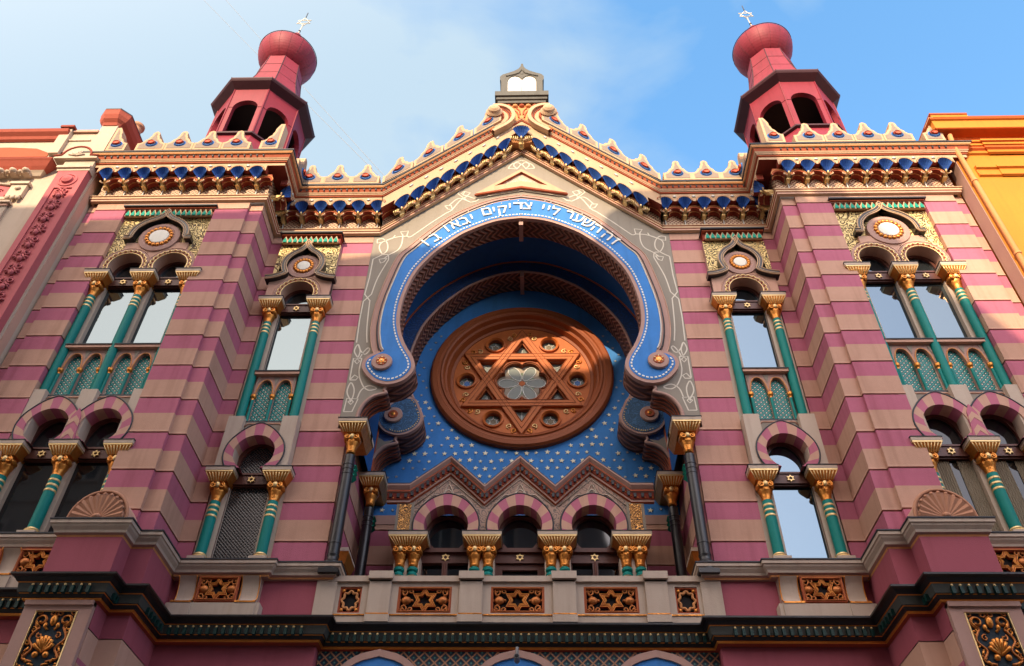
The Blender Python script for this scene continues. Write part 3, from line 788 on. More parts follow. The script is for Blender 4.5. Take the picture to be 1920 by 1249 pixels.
# second arch order, deep inside
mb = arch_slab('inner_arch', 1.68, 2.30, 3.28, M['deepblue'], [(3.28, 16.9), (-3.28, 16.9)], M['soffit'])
mb.box(-.05, .05, 1.66, 2.3, 15.72, 15.885, M['mauve'])
for mx in (1, -1):
    mb.mx = mx
    poly = [(p[0], p[1]) for p in cr([(2.36, 11.75), (2.2, 11.45), (2.13, 11.2), (2.19, 11.0), (2.31, 10.86), (2.48, 10.77), (2.65, 10.745), (2.84, 10.80), (2.98, 10.9), (3.1, 11.08), (3.14, 11.25), (3.1, 11.4), (2.95, 11.52), (2.7, 11.75)], 3, True)]
    mb.prism(poly, 1.60, 1.679, M['mauve'])
    mb.prism(inset(poly, .05), 1.593, 1.599, M['scrollblue'])
    for k in range(22):
        i = int(k * 1.0); p = inset(poly, .085)
        if i < len(p): mb.ball((p[i][0], 1.59, p[i][1]), .018, .012, .018, M['palegold'], 6, 4)
    mb.lathe_y(2.77, 11.25, [(.2, 1.6), (.205, 1.55), (.19, 1.53), (.001, 1.525)], M['mauve'], 28)
    mb.lathe_y(2.77, 11.25, [(.11, 1.53), (.10, 1.51), (.001, 1.508)], M['redbrown'], 20)
    mb.lathe_y(2.77, 11.25, [(.05, 1.51), (.03, 1.50), (.001, 1.498)], M['gold'], 12)
    mb.prism([(2.70, 10.66), (2.9, 10.62), (3.27, 10.9), (3.27, 9.75), (3.13, 9.75), (3.12, 10.0), (3.04, 10.32), (2.88, 10.52)], 1.664, 1.679, M['grey'])
mb.mx = 1
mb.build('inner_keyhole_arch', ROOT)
# vault between the two orders
VK = [(0, 16.30), (.5, 16.24), (1.0, 16.05), (1.6, 15.68), (2.2, 15.12), (2.62, 14.5), (2.86, 13.95), (3.0, 13.3), (3.04, 12.6), (3.06, 12.0), (3.08, 10.8), (3.1, 9.72)]
VR = cr(VK, 3); full = mirror(VR)[::-1] + VR[1:]
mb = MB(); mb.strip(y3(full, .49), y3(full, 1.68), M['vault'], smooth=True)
mb.tube(y3(offset_open(full, -.005), 1.675), .028, M['redbrown'], 6)
mb.build('vault', ROOT)

# star wall at the back with the round opening for the rose window
RZ = 13.04
mb = MB()
mb.plate([(-3.3, 6.0), (3.3, 6.0), (3.3, 16.9), (-3.3, 16.9)], [arc(0, RZ, 2.0, 0, 360, 64)[:-1]], 2.35, 2.60, M['blue'], M['rosedark'])
for r in range(0, 28):
    z = 8.95 + r * .205
    for c in range(-15, 16):
        x = c * .222 + (.111 if r % 2 else 0)
        if abs(x) > 3.05 or hypot(x, z - RZ) < 2.24: continue
        x += random.uniform(-.02, .02); zz = z + random.uniform(-.02, .02)
        dull = zz > 12.4 or abs(x) > 1.75 and random.random() < .6
        if dull and random.random() < .25: continue
        R = random.choice((.058, .062, .064, .045)) if not dull else .036
        mb.prism(star5(x, zz, R, random.uniform(-.2, .2)), 2.335, 2.349, M['silver'] if dull else M['starpaint'])
SWALL = mb.build('star_wall', ROOT)
mb = MB()
mb.box(-3.30, 3.30, 2.30, 2.348, 9.0, 9.21, M['mauve'])
for sx in (-1, 1):
    coursed(mb, [(-3.3, 2.315), (-2.3, 2.315)] if sx < 0 else [(2.3, 2.315), (3.3, 2.315)], 5.9, 9.0, M['stripe'])
mb.build('lower_back_wall', ROOT)
# rose window
mb = MB()
mb.lathe_y(0, RZ, [(2.17, 2.349), (2.16, 2.25), (2.11, 2.20), (2.0, 2.19), (1.97, 2.22), (1.93, 2.22), (1.90, 2.19), (1.86, 2.21), (1.82, 2.32), (1.78, 2.34), (1.75, 2.33), (1.70, 2.46), (1.64, 2.48), (1.60, 2.56)], M['rosedark'], 72)
# lathe closes its last ring: the tracery disc is cut as a plate in front of the glass
mb.f.pop(); mb.m.pop(); mb.sm.pop()
ROSE = mb.build('rose_window', ROOT)
CZ = 12.98
def petal6(cx, cz, R, n=60):
    out = []
    for i in range(n):
        a = 2 * pi * i / n
        r = R * (.78 + .22 * abs(cos(3 * a)) ** .6)
        out.append((cx + r * cos(a), cz + r * sin(a)))
    return out
holes = [petal6(0, CZ, .60)]
for k in range(6):
    a = pi / 2 + k * pi / 3
    ax, az = cos(a), sin(a); tx, tz = -az, ax
    holes.append([(ax * 1.20, CZ + az * 1.20), (ax * .86 + tx * .195, CZ + az * .86 + tz * .195), (ax * .86 - tx * .195, CZ + az * .86 - tz * .195)])
    b = k * pi / 3
    holes.append(arc(1.32 * cos(b), CZ + 1.32 * sin(b), .175, 0, 360, 24)[:-1])
mb = MB()
mb.plate(arc(0, RZ, 1.66, 0, 360, 64)[:-1], holes, 2.50, 2.60, M['rosewood'], M['rosedark'])
def tri_band(s, R, w, y0, mat):
    P = [(R * cos(s * pi / 2 + k * 2 * pi / 3), CZ + R * sin(s * pi / 2 + k * 2 * pi / 3)) for k in range(3)]
    mb.plate(P, [inset(P, w)], y0, 2.50, mat)
    for f, rr in ((.012, .014), (w / 2, .012), (w - .012, .014)):
        mb.tube(y3(inset(P, f), y0 - .002), rr, M['rosedark'], 5, True)
tri_band(1, 1.64, .20, 2.43, M['rosewood']); tri_band(-1, 1.64, .20, 2.434, M['rosewood'])
for k in range(6):
    b = k * pi / 3
    mb.lathe_y(1.32 * cos(b), CZ + 1.32 * sin(b), [(.25, 2.5), (.245, 2.45), (.21, 2.44), (.18, 2.48), (.175, 2.5)], M['rosewood'], 28); mb.f.pop(); mb.m.pop(); mb.sm.pop()
mb.tube(y3(petal6(0, CZ, .635), 2.495), .024, M['rosedark'], 6, True)
hx = [(.84 * cos(k * pi / 3), CZ + .84 * sin(k * pi / 3)) for k in range(6)]
for hxs in (.80, .74): mb.tube([(p[0] * hxs / .84, 2.495, CZ + (p[1] - CZ) * hxs / .84) for p in hx], .014, M['rosedark'], 5, True)
for k in range(12):
    a = pi / 6 * k + (pi / 12 if k % 2 == 0 else -pi / 12) * .55 + pi / 12
    for j in range(3):
        q = 1.38 + .11 * (j % 2); bb = a + (j - 1) * .09
        mb.tube(y3(spiral(q * cos(bb), CZ + q * sin(bb), .075, .015, degrees(bb), degrees(bb) + 420 * (1 if k % 2 else -1), 10), 2.487), .015, M['palegold'] if j != 1 else M['gold'], 5)
mb.build('tracery', ROSE)
mb = MB()
mb.prism(petal6(0, CZ, .64), 2.612, 2.63, M['blueglass'])
for k in range(6):
    a = k * pi / 3
    P = [(.09 + .235 * (1 - cos(t)), .125 * sin(t) * (1 - .25 * cos(t))) for t in [2 * pi * i / 20 for i in range(20)]]
    P = [(p[0] * cos(a) - p[1] * sin(a), CZ + p[0] * sin(a) + p[1] * cos(a)) for p in P]
    mb.prism(P, 2.603, 2.613, M['petal']); mb.tube(y3(P, 2.602), .012, M['came'], 5, True)
    a += pi / 6
    P = [(.14 * cos(a - .35), CZ + .14 * sin(a - .35)), (.33 * cos(a - .12), CZ + .33 * sin(a - .12)), (.33 * cos(a + .12), CZ + .33 * sin(a + .12)), (.14 * cos(a + .35), CZ + .14 * sin(a + .35))]
    mb.prism(P, 2.606, 2.614, M['greenglass'])
mb.lathe_y(0, CZ, [(.075, 2.6), (.07, 2.598), (.001, 2.597)], M['rosewood'], 12)
mb.build('flower_pane', ROSE)
for k in range(6):
    b = k * pi / 3; cx, cz = 1.32 * cos(b), CZ + 1.32 * sin(b)
    mb = MB(); mb.prism(arc(cx, cz, .19, 0, 360, 20)[:-1], 2.606, 2.62, M['petal'])
    mb.prism(star6(cx, cz, .10), 2.598, 2.606, M['blueglass'] if k in (0, 3) else M['curtain'])
    for j in range(6):
        mb.tube(y3(arc(cx + .14 * cos(j * pi / 3), cz + .14 * sin(j * pi / 3), .07, degrees(j * pi / 3) + 95, degrees(j * pi / 3) + 265, 8), 2.6), .008, M['came'], 4)
    mb.build('roundel_pane', ROSE)
    a = pi / 2 + k * pi / 3; ax, az = cos(a), sin(a); tx, tz = -az, ax
    mb = MB(); mb.prism([(ax * 1.24, CZ + az * 1.24), (ax * .84 + tx * .23, CZ + az * .84 + tz * .23), (ax * .84 - tx * .23, CZ + az * .84 - tz * .23)], 2.606, 2.62, M['petal'])
    mb.tube([(ax * 1.2, 2.6, CZ + az * 1.2), (ax * .86, 2.6, CZ + az * .86)], .008, M['came'], 4); mb.build('triangle_pane', ROSE)

# loggia: side walls, columns, zigzag arcade
for mx in (1, -1):
    mb = MB(mx)
    coursed(mb, [(3.28, 2.33), (3.28, 0), (4.20, 0), (4.20, .3)], 5.9, 9.9, M['stripe'])
    coursed(mb, [(3.475, .3), (3.475, 0), (4.20, 0), (4.20, .3)], 9.9, 15.36, M['stripe'])
    mb.box(3.285, 3.475, .02, .49, 9.6, 9.9, M['tan'])
    coursed(mb, [(5.57, .3), (5.57, 0), (5.875, 0)], 6.6, 15.36, M['stripe'])
    mb.box(4.195, 5.575, .0, .3, 15.105, 15.36, M['tan'])
    mb.box(3.29, 3.6, .49, 2.6, 9.7, 17.0, M['vault'])
    mb.build('striped_wall', ROOT)
    mb = MB(mx)            # side doorway in the loggia
    mb.box(3.08, 3.28, .75, 1.45, 7.55, 7.62, M['stone']); mb.frustum(3.2, 1.1, 7.35, 7.55, .07, .25, .13, .34, M['gold'])
    mb.box(3.20, 3.28, .85, .95, 5.9, 7.35, M['stone']); mb.box(3.20, 3.28, 1.25, 1.35, 5.9, 7.35, M['stone']); mb.box(3.255, 3.28, .95, 1.25, 5.9, 7.35, M['inside'])
    mb.build('side_doorway', ROOT)
    for (x, y, f) in ((3.12, -.08, .27), (3.03, 1.74, .28)):
        mb = MB(mx)
        q = M['black']
        mb.box(x - .17, x + .17, y - .17, y + .17, 6.62, 6.70, q)
        mb.lathe(x, y, [(.17, 6.70), (.17, 6.74), (.12, 6.78), (.15, 6.82), (.15, 6.85), (.105, 6.90), (.10, 6.95), (.11, 7.0), (.10, 7.01), (.102, 7.20), (.108, 7.21), (.108, 7.23), (.102, 7.24), (.10, 8.60), (.106, 8.61), (.106, 8.63), (.098, 8.64), (.098, 8.70), (.106, 8.71), (.106, 8.73), (.098, 8.74), (.098, 8.80), (.106, 8.81), (.106, 8.83), (.096, 8.84), (.095, 9.02)], q, 20)
        c = mb.build('black_column', ROOT)
        mb = MB(mx); capital(mb, x, y, 9.73, .27, 0, f)
        mb.box(x - .27, x + .27, y + .2, y + .62, 9.645, 9.728, M['stone']); mb.frustum(x, y + .3, 9.46, 9.615, .16, .3, .25, .3, M['gold'])
        mb.build('capital', c)
        mb = MB(mx)
        for j in range(3): mb.prism([(x + .05, 9.02 - j * .1), (x - .09, 8.98 - j * .1), (x - .02, 8.92 - j * .1), (x + .05, 8.92 - j * .1)], y + .22, y + .42, M['tealleaf'])
        mb.build('leaf_bracket', c)
ZZ = [(-2.60, 8.85), (-2.16, 8.85), (-1.385, 9.50), (-.69, 8.81), (0, 9.50), (.69, 8.81), (1.385, 9.50), (2.16, 8.85), (2.60, 8.85)]
mb = MB()
AX = (-1.41, 0, 1.41); yA = 1.30
out = [(-2.40, 8.1), (-2.40, 8.87)] + [(p[0], p[1] + .02) for p in ZZ[1:-1]] + [(2.40, 8.87), (2.40, 8.1)]
hl = []
for x in AX: hl.append(hs(x, 8.38, .44, 8.12, 24))
poly = list(out)
for x in AX[::-1]: poly += hs(x, 8.38, .44, 8.1001, 24)
mb.plate(poly, [], yA, yA + .3, M['arab'], M['mauve'])
for sx in (-1, 1):
    mb.box(sx * 2.225 - .17, sx * 2.225 + .17, yA - .02, yA, 8.16, 8.88, M['grey'])
    mb.box(sx * 2.225 - .115, sx * 2.225 + .115, yA - .03, yA - .021, 8.2, 8.84, M['gilt2'])
for sx in (-1.41, 0, 1.41):    # strapwork in the gablets
    mb.tube([(sx - .66, yA - .005, 8.80), (sx, yA - .005, 9.42), (sx + .66, yA - .005, 8.80)], .014, M['stone'], 5)
    mb.tube(y3(cr([(sx - .5, 8.83), (sx - .3, 9.05), (sx - .12, 9.06), (sx, 9.3), (sx + .12, 9.06), (sx + .3, 9.05), (sx + .5, 8.83)], 4), yA - .005), .014, M['stone'], 5)
    mb.tube(y3(cr([(sx - .08, 9.1), (sx, 9.18), (sx + .08, 9.1), (sx, 9.04)], 3, True), yA - .005), .010, M['line'], 5, True)
ARC = mb.build('zigzag_arcade', ROOT)
for x in AX:
    mb = MB(); voussoirs(mb, x, 8.38, .425, .635, 8.11, yA - .05, yA + .3, 13, .06); mb.build('voussoir_arch', ARC)
mb = MB()
path = [(x, yA, z, 0, -1) for x, z in ZZ]
rb = M['redbrown']
mb.sweep(path, [(0, 0, rb), (.05, .02, M['mauve']), (.05, .07, M['redbrown']), (.07, .075, M['darkred']), (.10, .20, M['mauve']), (.13, .215, M['redbrown']), (.13, .25, M['mauve']), (.19, .32, M['mauve']), (.19, .355, M['slate']), (.19, .375, M['slate']), (-.02, .39, M['slate'])])
for a, b in zip(ZZ[:-1], ZZ[1:]):
    L = hypot(b[0] - a[0], b[1] - a[1]); n = max(2, int(L / .115))
    for i in range(n):
        t = (i + .5) / n; x, z = a[0] + (b[0] - a[0]) * t, a[1] + (b[1] - a[1]) * t
        mb.prism([(x - .022, z + .10), (x + .022, z + .10), (x + .03, z + .185), (x - .03, z + .185)], yA - .115, yA - .08, M['slate'])
        mb.ball((x + .05, yA - .085, z + .10), .014, .012, .014, M['gold'], 6, 4)
mb.build('zigzag_cornice', ARC)
for px in (-2.09, -.705, .705, 2.09):
    mb = MB(); capital(mb, px, yA - .0, 8.16, .37, .125, .22); mb.box(px - .24, px + .24, yA + .0, yA + .3, 6.0, 7.75, M['stone']); mb.build('twin_capital', ARC)
    for c in (-.125, .125):
        mb = MB()
        prof = [(.085, 6.6)]
        mats = []
        for j in range(8):
            z = 6.62 + j * .11; prof += [(.075, z), (.10, z + .03), (.10, z + .07), (.08, z + .095)]
        mb.lathe(px + c, yA - .02, prof, [M['teal'] if i % 4 != 1 or i % 8 != 1 else M['palegold'] for i in range(len(prof))], 16)
        mb.build('twisted_column', ARC)
for x in AX:
    mb = MB()
    y = yA + .30
    lun = [(x - .40, 8.02), (x + .40, 8.02)] + arc(x, 8.38, .41, -20, 200, 18)
    mb.plate([(x - .5, 6.0), (x + .5, 6.0), (x + .5, 8.75), (x - .5, 8.75)], [[(x - .43, 6.1), (x + .43, 6.1), (x + .43, 7.74), (x - .43, 7.74)], arc(x, 8.36, .37, -50, 230, 20)], y, y + .1, M['wood'])
    mb.box(x - .46, x + .46, y - .06, y - .003, 7.96, 8.0, M['wood']); mb.box(x - .46, x + .46, y - .04, y - .003, 7.74, 7.78, M['wood'])
    if x: mb.box(x - .05, x + .05, y - .05, y + .08, 6.0, 7.74, M['wood']); mb.tube([(x, y - .06, 6), (x, y - .06, 7.74)], .02, M['wood'], 6)
    else: mb.plate([(x - .43, 6.05), (x + .43, 6.05), (x + .43, 7.73), (x - .43, 7.73)], [[(x - .33, 6.1), (x + .33, 6.1), (x + .33, 7.62), (x - .33, 7.62)]], y + .01, y + .07, M['wood'])
    ornament_star(mb, x, 7.87, y - .012, .085)
    d = mb.build('balcony_door', ARC)
    mb = MB(); mb.box(x - .45, x + .45, y + .085, y + .1, 6.05, 7.78, M['darkglass']); mb.build('pane', d)
    mb = MB(); mb.prism(arc(x, 8.36, .39, -55, 235, 20), y + .085, y + .1, M['darkglass']); mb.build('pane', d)
mb = MB(); mb.box(-2.4, 2.4, yA + .405, 2.30, 5.9, 8.85, M['inside']); mb.build('arcade_core', ARC)

# ------------------------------------------------------------------ main cornice and gable
def corn_prof(dz=0):
    o, rb, c, s = M['orange'], M['redbrown'], M['cream'], M['slate']
    return [(.02, 15.36, c), (.09, 15.38, M['tan']), (.09, 15.43, rb), (.11, 15.44, c), (.11, 15.50, rb), (.13, 15.51, c), (.13, 15.535, c), (.03, 15.55, M['frieze']), (.03, 16.27 + dz, M['darkred']), (.40, 16.25 + dz, c), (.40, 16.34, rb), (.43, 16.35, rb), (.43, 16.385, c), (.45, 16.39, c), (.45, 16.42, rb), (.46, 16.425, rb)]
def corn_top():
    o, rb, c, s = M['orange'], M['redbrown'], M['cream'], M['slate']
    return [(.1, 16.42, c), (.46, 16.425, c), (.48, 16.46, rb), (.47, 16.47, rb), (.50, 16.56, c), (.53, 16.565, o), (.55, 16.60, c), (.555, 16.625, s), (.575, 16.63, s), (.575, 16.665, s), (-.05, 16.70, s)]

def frieze_bits(mx, T, us, dz, par, lead=True, tail=True, low=False):
    """corbel arches, capitals, bosses (one mesh) and the shells (a mesh each); T maps (u, d, z)"""
    mb = MB(mx); rb, dr, g = M['redbrown'], M['darkred'], M['palegold']
    step = [us[i + 1] - us[i] for i in range(len(us) - 1)] or [.345]
    spans = [(us[i], us[i + 1]) for i in range(len(us) - 1)]
    if lead: spans.insert(0, (us[0] - step[0], us[0]))
    if tail: spans.append((us[-1], us[-1] + step[-1]))
    for a, b in spans:
        c, w = (a + b) / 2, (b - a) / 2 - .028
        D = .27
        A = [(c + (w - .055) * cos(t), 15.84 + dz + .14 * sin(t)) for t in [pi * i / 12 for i in range(13)]]
        B = [(c + w * cos(t), 15.85 + dz + .195 * sin(t)) for t in [pi * i / 12 for i in range(13)]]
        mb.strip([T(p[0], D, p[1]) for p in A], [T(p[0], D, p[1]) for p in B], rb)
        mb.strip([T(p[0], D, p[1]) for p in A], [T(p[0], .04, p[1] - .02) for p in A], dr, smooth=True)
        mb.strip([T(p[0], D, p[1]) for p in B], [T(c + ((b - a) / 2 - .095) * cos(pi * i / 12), D + .005, 16.07 + dz) for i, p in enumerate(B)], rb)
        mb.tube([T(p[0], D + .005, p[1]) for p in offset_open(B, .012)], .013, M['orange'], 5)
        mb.tube([T(p[0], D * .6, p[1] - .008) for p in A], .012, M['orange'], 5)
    for i, u in enumerate(us):
        mb2 = []
        # capital under the shell
        for z0_, z1_, a0, a1, d0, d1 in ((15.765, 15.805, .018, .035, .08, .15), (15.805, 15.825, .048, .048, .18, .19), (15.825, 15.88, .03, .055, .19, .262)):
            v = []
            for z, a, d in ((z0_ + dz, a0, d0), (z1_ + dz, a1, d1)):
                v += [T(u - a, d, z), T(u + a, d, z), T(u + a, .02, z), T(u - a, .02, z)]
            mb.add(v, [(0, 3, 2, 1), (4, 5, 6, 7), (0, 1, 5, 4), (1, 2, 6, 5), (2, 3, 7, 6), (3, 0, 4, 7)], g)
        if not low: mb.tube([T(u, .05, 15.54), T(u, .07, 15.775 + dz)], .018, M['silver'], 6)
        for s in (-1, 1):
            mb.tube([T(u + s * .035, .26, 15.83 + dz), T(u + s * .075, .28, 15.835 + dz), T(u + s * .115, .28, 15.87 + dz), T(u + s * .10, .28, 15.90 + dz)], .017, M['cream'], 6)
            if low:
                for q in range(4): mb.tube([T(u + s * (.05 + q * .03), .22, 15.55), T(u + s * (.08 + q * .035), .27, 15.60 + q * .012), T(u + s * (.06 + q * .04), .29, 15.66)], .014, g, 5)
        mb.tube([T(u, .27, 15.85 + dz), T(u, .295, 15.89 + dz), T(u, .31, 15.925 + dz)], .022, g, 6)
        cx = u + (step[min(i, len(step) - 1)] / 2)
        n = 10
        bz = 16.235 if not low else 16.17
        if i < len(us) - 1 or tail:
            vs = []
            for j in range(4):
                r = .05 * cos(j * pi / 8) if j < 3 else .012
                for k in range(n): vs.append(T(cx + r * cos(2 * pi * k / n), .402 + .032 * sin(j * pi / 6), bz + r * .8 * sin(2 * pi * k / n)))
            mb.add(vs, [(j * n + k, j * n + (k + 1) % n, (j + 1) * n + (k + 1) % n, (j + 1) * n + k) for j in range(3) for k in range(n)] + [tuple(range(3 * n, 4 * n))], M['silver'], True)
        # cream rim and red line round the head of the shell
        e = [T(u + .185 * cos(t), .404, 16.075 + dz + .185 * sin(t)) for t in [pi * q / 14 for q in range(15)]]
        if not low: mb.tube(e, .010, rb, 5)
        e = [T(u + .168 * cos(t), .405, 16.075 + dz + .168 * sin(t)) for t in [pi * q / 14 for q in range(15)]]
        mb.tube(e, .013, M['cream'], 5)
    # slab between the shell heads, scalloped along its lower edge
    for a, b, l, r in [] if len(us) == 1 else [(p, q, 1, 1) for p, q in zip(us[:-1], us[1:])] + [(us[0] - step[0] * .5, us[0], 0, 1), (us[-1], us[-1] + step[-1] * .5, 1, 0)]:
        P = [(a, 16.262)] + ([(a + .162 * cos(t), 16.072 + .162 * sin(t)) for t in [pi / 2 * (1 - q / 8) for q in range(9)]] if l else [(a, 16.065)])
        P += ([(b - .162 * cos(t), 16.072 + .162 * sin(t)) for t in [pi / 2 * q / 8 for q in range(9)]] if r else [(b, 16.065)]) + [(b, 16.262)]
        n_ = len(P); V = [T(x, .399, z + dz) for x, z in P] + [T(x, .24, z + dz) for x, z in P]
        mb.add(V, [tuple(range(n_))], M['cream']); mb.add(V, [(i, (i + 1) % n_, (i + 1) % n_ + n_, i + n_) for i in range(n_)], M['darkred'])
    mb.build('corbel_arches', par)
    for u in us:
        sh = MB(mx); nr = 18; nj = 7; V = []
        for j in range(nj + 1):
            t = j / nj
            for i in range(nr + 1):
                a = pi * i / nr; rib = 1 - .09 * (i % 2) * t
                x = u + (.02 + .142 * t) * cos(a) * rib; z = 15.90 + .172 * t + .162 * t * sin(a) * rib
                d = .300 + .102 * t - .13 * sin(pi * min(1, t ** .9)) * sin(a) ** .6 - .020 * (i % 2) * sin(pi * t)
                V.append(T(x, d, z + dz))
        n1 = nr + 1
        sh.add(V, [(j * n1 + i, j * n1 + i + 1, (j + 1) * n1 + i + 1, (j + 1) * n1 + i) for j in range(nj) for i in range(nr)], M['shellblue'])
        sh.build('blue_shell', par)

def merlon(mx, u0, T, par, w=.69, zb=16.70, half=0, tall=1.0):
    """battlement leaf with stepped sides; half=-1/+1 keeps only one side"""
    prof = [(.345, 0), (.345, .275), (.30, .28), (.265, .295), (.235, .325), (.21, .36), (.20, .40), (.165, .44), (.13, .465), (.115, .53), (.085, .60), (.085, .67), (.06, .735), (0, .765)]
    k = w / .69
    R = [(x * k, z * tall) for x, z in prof]
    if half > 0: pts = [(-.10, 0)] + R[:-1] + [(0, .86 * tall), (-.10, .86 * tall)]
    elif half < 0: pts = [(-x, z) for x, z in ([(-.10, 0)] + R[:-1] + [(0, .86 * tall), (-.10, .86 * tall)])]
    else: pts = R + mirror(R[:-1])[::-1]
    pts = clean(pts)
    if area(pts) < 0: pts = pts[::-1]
    mb = MB(mx)
    def slab(P, d0, d1, mat, sm):
        n = len(P); v = [T(u0 + x, d0, zb + z) for x, z in P] + [T(u0 + x, d1, zb + z) for x, z in P]
        mb.add(v, [tuple(range(n)), tuple(range(2 * n - 1, n - 1, -1))], mat); mb.add(v, [(i, i + n, (i + 1) % n + n, (i + 1) % n) for i in range(n)], sm)
    slab(pts, .56, .30, M['cream'], M['cream'])
    I = inset(pts, .06); slab(I, .567, .561, M['greytan'], M['redbrown'])
    me = mb.build('merlon', par)
    b = MB(mx)
    n = 20
    def disc(c, r, d0, d1, mat, ry=1):
        v = [T(u0 + c[0] + r * cos(2 * pi * k / n), d0, zb + c[1] + r * ry * sin(2 * pi * k / n)) for k in range(n)] + [T(u0 + c[0] + r * .8 * cos(2 * pi * k / n), d1, zb + c[1] + r * ry * .8 * sin(2 * pi * k / n)) for k in range(n)]
        b.add(v, [(k, k + n, (k + 1) % n + n, (k + 1) % n) for k in range(n)] + [tuple(range(n, 2 * n))], mat, True)
    cx = 0 if not half else half * .10
    disc((cx + .0, .245), .145, .568, .588, M['discblue'], .85); disc((cx - .0, .265), .09, .592, .63, M['discred'], .85)
    b.build('painted_boss', me)

T_main = lambda u, d, z: (u, -d, z + base(u))
mb = MB()
pts = [(5.87, 0), (XB, 0), (0, base(0)), (-XB, 0), (-5.87, 0)][::-1]
mb.sweep([(x, 0, z, 0, -1) for x, z in [(-5.87, 0), (-XB, 0)]], corn_prof()); mb.sweep([(x, 0, z, 0, -1) for x, z in [(XB, 0), (5.87, 0)]], corn_prof())
mb.sweep([(x, 0, z, 0, -1) for x, z in [(-XB, 0), (0, base(0)), (XB, 0)]], corn_prof(-.30))
for mx in (1, -1): mb.sweep([(mx * x, 0, z, 0, -1) for x, z in [(.72, base(.72)), (XB, 0), (5.87, 0)]], corn_top())
# drops painted along the dentil band
for mx in (1, -1):
    x = .85
    while x < 5.5:
        z = base(x); s = -SL if x < XB else 0
        mb.mx = mx
        mb.prism([(x - .02, 16.545 + z - s * .0), (x + .02, 16.545 + z), (x + .012, 16.49 + z), (x - .012, 16.49 + z)], -.512, -.49, M['slate'])
        x += .105 if x < XB else .14
mb.mx = 1
CORN = mb.build('cornice', ROOT)
for mx in (1, -1):
    frieze_bits(mx, T_main, [3.43, 3.89, 4.345, 4.80, 5.26, 5.71], 0, CORN, True, False)
    frieze_bits(mx, T_main, [.44 + .345 * k for k in range(8)], -.30, CORN, False, False, True)
    for u in (.88, 1.60, 2.32, 3.03): merlon(mx, u, T_main, CORN)
    for u in (3.80, 4.49, 5.18, 5.80): merlon(mx, u, T_main, CORN)
frieze_bits(1, lambda u, d, z: (u * 1.4, -d - .135, 15.6 + (z - 15.6) * 1.15 + base(0) - .04), [0], -.30, CORN, False, False, True)
# peak: scrolled ribbon, drums, flaring pedestal and the tablets
mb = MB()
for mx in (1, -1):
    mb.mx = mx
    Cc = cr([(.80, 18.96), (.62, 19.12), (.47, 19.26), (.36, 19.41), (.31, 19.58), (.335, 19.77), (.43, 19.92), (.58, 20.0), (.74, 19.99)], 4)
    for (o0, o1, y0, mt) in ((-.16, .16, -.40, 'cream'), (.05, .15, -.58, 'cream'), (-.03, .05, -.52, 'redbrown'), (-.15, -.03, -.50, 'cream')):
        A = offset_open(Cc, o0); B = offset_open(Cc, o1); n = len(A)
        rings = [[(a[0], y0, a[1]), (b[0], y0, b[1]), (b[0], -.1, b[1]), (a[0], -.1, a[1])] for a, b in zip(A, B)]
        for r0, r1 in zip(rings[:-1], rings[1:]):
            mb.add(r0 + r1, [(0, 1, 5, 4), (1, 2, 6, 5), (3, 0, 4, 7), (2, 3, 7, 6)], M[mt])
        mb.add(rings[-1], [(0, 1, 2, 3)], M[mt])
    for f in (-.155, -.03, .05): mb.tube(y3(offset_open(Cc, f), -.505), .010, M['redbrown'], 5)
    for i in range(3, len(Cc) - 6, 1):
        q = Cc[i]; mb.ball((q[0] - .0, -.525, q[1]), .014, .012, .022, M['slate'], 5, 4)
mb.mx = 1
mb.build('volute_scroll', CORN)
for mx in (1, -1):
    mb = MB(mx)
    mb.lathe_y(.72, 19.72, [(.235, -.05), (.235, -.42), (.26, -.44), (.26, -.50), (.215, -.52), (.215, -.585), (.225, -.60), (.20, -.63), (.17, -.66), (.15, -.71), (.09, -.755), (.001, -.77)], [M['mauve'], M['cream'], M['cream'], M['redbrown'], M['redbrown'], M['cream'], M['cream'], M['cream'], M['cream'], M['cream'], M['cream']], 28)
    mb.build('volute_drum', CORN)
mb = MB()
mb.prism([(-.34, 18.7), (.34, 18.7), (.20, 19.3), (.18, 19.75), (.27, 20.08), (.48, 20.28), (.62, 20.36), (.62, 20.50), (-.62, 20.50), (-.62, 20.36), (-.48, 20.28), (-.27, 20.08), (-.18, 19.75), (-.20, 19.3)], -.30, .25, M['orange'])
mb.prism(arc(0, 19.42, .15, 10, 170, 12) + [(-.15, 19.3), (-.13, 19.12), (.13, 19.12), (.15, 19.3)], -.33, -.301, M['cream'])
mb.tube(y3(arc(0, 19.45, .15, 0, 180, 12), -.33), .016, M['redbrown'], 5)
for i in range(-3, 4):
    mb.ball((i * .18, -.30, 20.42 - .008 * abs(i)), .085, .09, .06, M['redbrown'] if i % 2 == 0 else M['orange'], 8, 5)
for sx in (-1, 1):
    mb.tube(y3(cr([(sx * .07, 19.85), (sx * .12, 20.1), (sx * .24, 20.25), (sx * .4, 20.29), (sx * .38, 20.2), (sx * .3, 20.2)], 4), -.31), .022, M['redbrown'], 5)
    mb.tube(y3(cr([(sx * .04, 20.0), (sx * .06, 20.2), (sx * .14, 20.32)], 4), -.31), .02, M['redbrown'], 5)
mb.build('pedestal', CORN)
mb = MB(); L = M['lead']
mb.box(-.66, .66, -.38, .30, 20.50, 20.62, L); mb.box(-.70, .70, -.42, .34, 20.622, 20.74, L); mb.box(-.74, .74, -.47, .38, 20.742, 20.95, L)
og = [(.58, 20.950), (.58, 21.530), (.62, 21.630), (.62, 21.780), (.55, 21.890), (.40, 21.970), (.22, 22.080), (.10, 22.200), (.04, 22.330), (.035, 22.430), (0, 22.490)]
og = og + mirror(og[:-1])[::-1]
